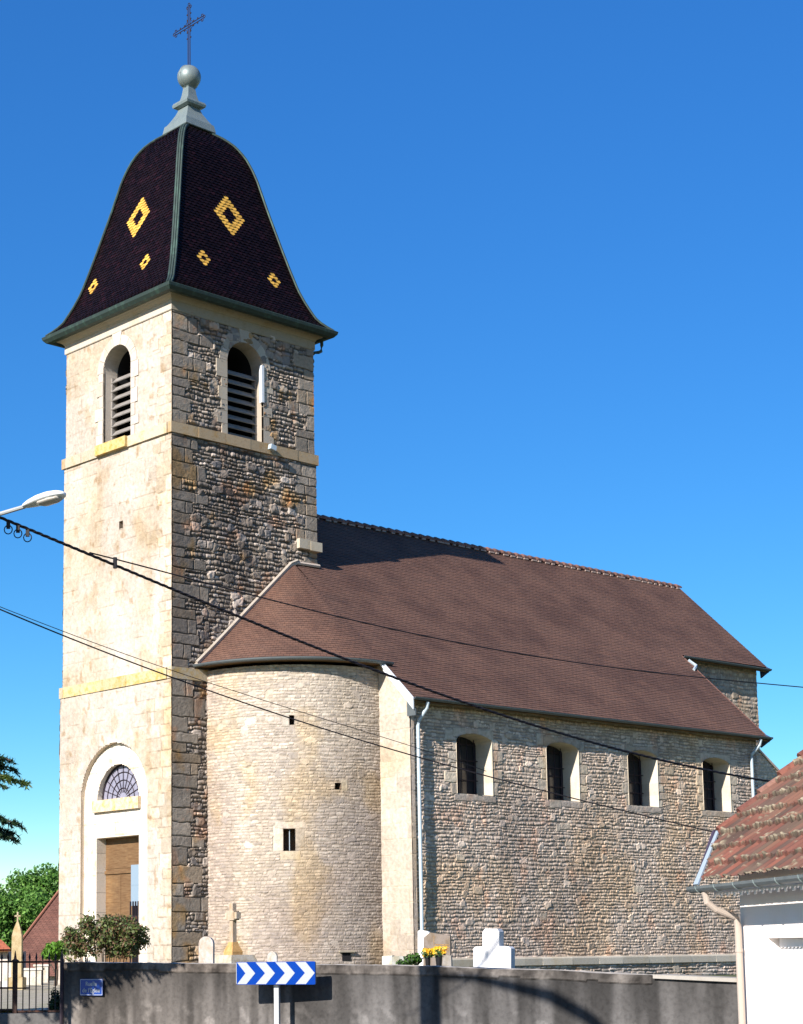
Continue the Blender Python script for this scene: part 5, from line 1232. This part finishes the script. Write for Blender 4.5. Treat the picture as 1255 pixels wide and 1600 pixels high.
# scalloped board
sc_ = MB(); x = .35
while x < LE:
    q = P0 + er * .13 + eh * x; wq = .21
    prof = [(0, .0), (wq, .0), (wq, -.085)] + [(wq * .5 + wq * .36 * math.cos(t), -.085 - .0 + .028 * math.sin(t) * 1) for t in np.linspace(0.0, math.pi, 7)] + [(0, -.085)]
    prof = [(0, 0), (wq, 0), (wq, -.12), (wq * .93, -.135), (wq * .86, -.10), (wq * .68, -.085), (wq * .5, -.11), (wq * .32, -.085), (wq * .14, -.10), (wq * .07, -.135), (0, -.12)]
    sc_.prism([q + eh * a + UZ * b for a, b in prof], er * .02); x += wq
sc_.build('scalloped_board', M['white'], hroof)
M['render'] = mat('white_render', (.86, .80, .76), rough=.9, noise=[(1.2, (1, 1, 1), .45, .75, (.96, .93, .9)), (30, (1, 1, 1), .5, .8, (.95, .95, .95))], bump=(60, .3, .01))
wc = hitp(1157.5, 1445, er, er @ (P0 + er * .45)); s0 = (wc - P0) @ eh; print('house corner along eave', s0)
WB = P0 + er * .45 + eh * s0
wls = MB(); zt_ = zg + .12
# wall with the window opening left out
wa = hitp(1200, 1466, er, er @ WB); wb = hitp(1255, 1462, er, er @ WB); w0 = (wa - WB) @ eh; w1 = w0 + 1.3; wz1 = wa[2]; wz0 = wz1 - 1.0
def wp(s, z, n=0): q = WB + eh * s - er * n; return np.array([q[0], q[1], z])
HL = 7.0
for (a, b, z0, z1) in ((0, w0, ZR - .05, zt_ + .06), (w1, HL, ZR - .05, zt_ + .06), (w0, w1, wz1, zt_ + .06), (w0, w1, ZR - .05, wz0)):
    wls.add([wp(a, z0), wp(b, z0), wp(b, z1), wp(a, z1)], [(0, 1, 2, 3)])
for (a, b) in (((w0, wz0), (w0, wz1)), ((w0, wz1), (w1, wz1)), ((w1, wz1), (w1, wz0)), ((w1, wz0), (w0, wz0))):
    wls.add([wp(*a), wp(*b), wp(*b, -.16), wp(*a, -.16)], [(0, 1, 2, 3)])
g0 = WB * [1, 1, 0]; apex = er * (RL * math.cos(math.atan(PT)) - .35)
pk = UZ * (zg + RL * math.sin(math.atan(PT)) - .1); 
for s_ in (0, HL):
    q = WB * [1, 1, 0] + eh * s_; fw = er * (2 * RL * math.cos(math.atan(PT)) - .8)
    wls.add([q + UZ * ZR, q + fw + UZ * ZR, q + fw + UZ * (zg + .2), q + fw / 2 + pk, q + UZ * (zg + .2)], [(0, 1, 2, 3, 4)])
q = WB * [1, 1, 0] + fw; wls.add([q + UZ * ZR, q + eh * HL + UZ * ZR, q + eh * HL + UZ * (zg + .2), q + UZ * (zg + .2)], [(0, 1, 2, 3)])
wls.build('wall', M['render'], house)
wi = MB(); wi.box(wp(w0, wz0, -.16), eh * (w1 - w0), -er * .0 + er * .02, UZ * (wz1 - wz0)); win = wi.build('window', M['render'], house)
vl = MB(); x = w0 + .02
while x < w1 - .1:
    vl.prism([wp(x, wz1, -.12), wp(x + .1, wz1, -.12), wp(x + .1, wz1 - .085, -.12), wp(x + .05, wz1 - .11, -.12), wp(x, wz1 - .085, -.12)], er * .012, (.7, .7, .7)); x += .102
vl.build('valance', M['white'], win)
shh = MB()
for k in range(8): shh.box(wp(w0 + .03 + k * .155, wz0, -.145), eh * .15, er * .01, UZ * (wz1 - wz0 - .10))
shh.build('shutter', M['white'], win)
dp = MB(); a = P0 + eh * .42 - UZ * .07 
corner = wp(.10, 0, .07)
dp.tube([a, a - UZ * .12 + er * .02, a - UZ * .20 + er * .12, np.array([*(corner)[:2], zg - .36]) - er * .02, np.array([*corner[:2], zg - .46]), np.array([*corner[:2], ZR])], .040, 12)
for z in (zg - .75, -.9): dp.tube([np.array([*corner[:2], z]), np.array([*corner[:2], z + .04])], .046, 12)
dp.build('downpipe', mat('cream_pipe', (.40, .34, .29), rough=.4), house)

# ------------------------------------------------------------------ lamp post and cables
pl_ = at(-3.42, 17.33, ZR); M['concrete'] = mat('concrete_pole', (.32, .31, .29), rough=.9, noise=[(5, (1, 1, .3), .4, .7, (.8, .8, .78))])
pole = thing('street_lamp', 'white street lamp head on an arm reaching in from the left edge', 'street lamp', pl_)
mb = MB(); mb.loft([[pl_ + Rh * a * x + Fh * b * x + UZ * z for a, b in ((-1, -.8), (1, -.8), (1, .8), (-1, .8))] for x, z in ((.17, 0), (.15, 3.5), (.12, 7.2))]); mb.build('pole', M['concrete'], pole)
h0 = pix(39, 791.5, 17.4); h1 = pix(99, 771, 16.9); m0 = at(-3.42, 17.33, pix(-30, 814, 17.7)[2])
mb = MB(); mb.tube([m0 - UZ * .12, m0 + Rh * .2 - UZ * .02, pix(0, 803, 17.55), h0], .022, 8); mb.build('arm', mat('lamp_arm', (.45, .47, .48), rough=.4, metal=.4), pole)
mb = MB(); ax = (h1 - h0); ln = np.linalg.norm(ax); ax /= ln; sd = np.cross(ax, UZ); sd /= np.linalg.norm(sd); upq = np.cross(sd, ax)
rings = []
for t, wq, hq in ((0, .035, .035), (.04, .05, .045), (.2, .075, .07), (.45, .10, .088), (.7, .105, .085), (.88, .085, .065), (.97, .05, .04), (1.0, .015, .012)):
    rings.append([h0 + ax * ln * t + sd * wq * math.cos(a) + upq * (hq * .72 * math.sin(a) if math.sin(a) > 0 else hq * .42 * math.sin(a)) for a in np.linspace(0, 2 * math.pi, 17)[:-1]])
mb.loft(rings); lh = mb.build('lamp_head', mat('lamp_shell', (.72, .75, .78), rough=.35), pole, smooth=True)
mb = MB(); rings = []
for t, wq, hq in ((.40, .05, .02), (.5, .078, .035), (.75, .08, .036), (.92, .05, .02)):
    rings.append([h0 + ax * ln * t + sd * wq * math.cos(a) - upq * (.025 + hq * abs(math.sin(a))) for a in np.linspace(math.pi, 2 * math.pi, 9)])
mb.loft(rings); mb.build('lamp_lens', mat('lens', (.45, .42, .38), rough=.3), pole, smooth=True)

def cable(pxs, ends, r, name, label, twist=False, n=120, parent=None):
    """hang a cable in the vertical plane between two depths; pxs photo samples"""
    (uA, dA), (uB, dB) = ends; a = pix(uA, 1400, dA); b = pix(uB, 1400, dB); h = (b - a) * [1, 1, 0]; nn = np.array([h[1], -h[0], 0]); nn /= np.linalg.norm(nn)
    us = np.array([q[0] for q in pxs], float); vs = np.array([q[1] for q in pxs], float)
    deg = min(4, len(us) - 1); co_ = np.polyfit((us - 500) / 500, vs, deg)
    pts = []
    for u in np.linspace(us[0], us[-1], n):
        pts.append(hitp(u, np.polyval(co_, (u - 500) / 500), nn, nn @ a))
    mb = MB()
    if twist:
        for k in range(3):
            q = []
            for i, p in enumerate(pts):
                t = i * .55 + k * 2.09; q.append(p + nn * r * .75 * math.cos(t) + UZ * r * .75 * math.sin(t))
            mb.tube(q, r * .62, 5)
    else: mb.tube(pts, r, 6)
    o = mb.build(name, M['cable'], parent); 
    if label: tag(o, label, 'cable')
    return o, pts
M['cable'] = mat('black_cable', (.015, .013, .015), rough=.6)
main, mp_ = cable([(-47, 789), (0, 808), (40, 827), (100, 848), (180, 884), (270, 921), (400, 972), (540, 1031), (600, 1054), (730, 1099), (776, 1112), (846, 1138), (920, 1158), (981, 1176), (1103, 1202), (1215, 1223)], ((-47, 17.45), (1215, 26)), .013, 'twisted_supply_cable', 'thick twisted black cable crossing the whole church front', True, 420)
thin, _ = cable([(140, 861), (180, 877), (270, 897), (400, 930), (445, 943), (520, 961), (620, 985), (700, 1001), (850, 1028), (1020, 1050), (1183, 1067), (1255, 1074), (1300, 1078)], ((-47, 17.9), (1300, 27)), .008, 'thin_upper_cable', 'thin black cable running over the nave roof to the right')
low, _ = cable([(-60, 926), (0, 952), (95, 992), (268, 1058), (319, 1076), (450, 1121), (581, 1161), (700, 1195), (753, 1211), (846, 1237), (1003, 1273), (1098, 1291), (1125, 1307)], ((-60, 17.9), (1125, 22.9)), .0075, 'lower_cable', 'thin black cable running low across tower, turret and nave windows')
low2, _ = cable([(-60, 924), (0, 948), (95, 985), (268, 1047), (386, 1086), (592, 1150), (641, 1165), (760, 1205)], ((-60, 18.1), (760, 22.5)), .004, 'thinnest_cable', 'hair-thin wire just above the lower cable')
clp = MB(); a = pix(180, 869, 19.0); nn_ = None
for (u, v0, v1) in ((180, 871, 888),):
    i = min(range(len(mp_)), key=lambda k: np.linalg.norm(mp_[k] - pix(u, 884, np.dot(mp_[k] - CAM, Fh)))); D = (mp_[i] - CAM) @ Fh
    clp.tube([pix(u, v0, D), pix(u, v1, D)], .022, 6)
clp.build('cable_clamp', M['cable'], main)
for (u, v) in ((14, 818), (29, 825), (43, 831)):
    i = min(range(len(mp_)), key=lambda k: abs(PX + FPX * ((mp_[k] - CAM) @ R) / ((mp_[k] - CAM) @ F) - u)); p = mp_[i]
    mb = MB(); mb.cbox(p - UZ * .045, Rh, Fh, UZ, .035, .03, .07); mb.tube([p - UZ * .09 + .045 * (math.cos(t) * Rh * .9 + math.sin(t) * UZ) for t in np.linspace(0, 2 * math.pi, 13)], .006, 5); mb.build('cable_clip', M['cable'], main)

# ------------------------------------------------------------------ conifer at the left
fir = thing('fir_tree', 'dark fir tree whose drooping bough tips reach in at the left edge', 'fir tree', at(-7.3, 24.0, ZR))
fb = at(-7.3, 24.0, ZR); mb = MB(); mb.tube([fb, fb + UZ * 4, fb + UZ * 8.4], [.2, .13, .02], 10); mb.build('trunk', M['bark'], fir)
rs = np.random.RandomState(8); bt = MB(); Vl = []; Cl = []
def bough(s, e_, nside, ln, cols):
    s = np.array(s); e_ = np.array(e_); d = e_ - s; L_ = np.linalg.norm(d); pts = [s + d * t + UZ * (.08 * L_ * math.sin(t * math.pi)) for t in np.linspace(0, 1, 9)]
    bt.tube(pts, [.03 * (1 - t) + .006 for t in np.linspace(0, 1, 9)], 5)
    for k in range(nside):
        t = rs.uniform(.12, 1.0); p = pts[0] + 0; i = min(7, int(t * 8)); p = pts[i] + (pts[i + 1] - pts[i]) * (t * 8 - i)
        side = np.cross(d / L_, UZ) * rs.choice([-1, 1]); tw = (d / L_ * .75 + side * rs.uniform(.2, 1.1) + UZ * rs.uniform(-.55, .05)); tw /= np.linalg.norm(tw)
        l2 = ln * (1.15 - t) * rs.uniform(.5, 1.1) + .10
        if t > .93: l2 = .12
        m_ = int(l2 / .0055); tt = rs.rand(m_); q = p + tw * (tt * l2)[:, None] - UZ * (tt ** 2 * l2 * .25)[:, None]
        nd = rs.normal(size=(m_, 3)) * .75 + tw * .75; nd /= np.linalg.norm(nd, axis=1)[:, None]; sz = .05 + .035 * rs.rand(m_, 1); b_ = np.cross(nd, rs.normal(size=(m_, 3))); b_ /= np.linalg.norm(b_, axis=1)[:, None]
        V = np.stack([q - b_ * .013, q + nd * sz, q + b_ * .013], 1).reshape(-1, 3); Vl.append(V)
        cc_ = np.array(cols)[rs.randint(0, len(cols))] * (.7 + .6 * rs.rand(m_, 1)); Cl.append(np.repeat(cc_, 3, 0))
FC = [(.022, .05, .022), (.03, .065, .025), (.018, .04, .02)]; FY = [(.10, .15, .03), (.05, .09, .025), (.13, .17, .04)]
for (u, v, D, cols) in ((36, 1222, 24.1, FY), (24, 1203, 24.3, FC), (30, 1288, 23.8, FC), (24, 1312, 24.0, FC), (17, 1188, 24.0, FC), (12, 1230, 23.8, FC), (20, 1302, 24.2, FC)):
    t = pix(u, v, D); s = fb * [1, 1, 0] + UZ * (t[2] + .35); bough(s, t, 110, .42, cols)
for k in range(60):
    z = rs.uniform(.3, 1.2) if k < 14 else rs.uniform(3.1, 8.0); rr_ = 1.55 * (1 - (z - .8) / 7.6) + .15; a = rs.uniform(0, 2 * math.pi); d = Rh * math.cos(a) + Fh * math.sin(a)
    if k < 14: rr_ = rs.uniform(2.0, 2.75)
    s = fb + UZ * z; 
    bough(s, s + d * rr_ - UZ * .25, 18, .55, FC)
bt.build('bough', M['bark'], fir)
V = np.concatenate(Vl); lf = MB(); lf.arr(V, np.arange(len(V)).reshape(-1, 3), np.concatenate(Cl)); lf.build('needles', M['leaf'], fir)
S_ = np.array(SUN); S_ = S_ / np.hypot(S_[0], S_[1]); mb = MB(); bp2 = [at(-3.42, 17.33, 4.35)]
for (u, v, t) in ((740, 1528, 9.15), (800, 1541, 9.7), (860, 1556, 10.2), (920, 1590, 10.8), (960, 1625, 11.2)):
    q = pix(u, v, (wallpt(u) - CAM) @ Fh); bp2.append(q - S_ * t)
mb.tube(bp2, [.035, .05, .065, .08, .08, .06], 8); mb.build('shadow_arm', M['concrete'], pole)  # unseen arm, added and bent to cast the curved shadow on the boundary wall
print('verts total', sum(len(o.data.vertices) for o in bpy.data.objects if o.type == 'MESH'))
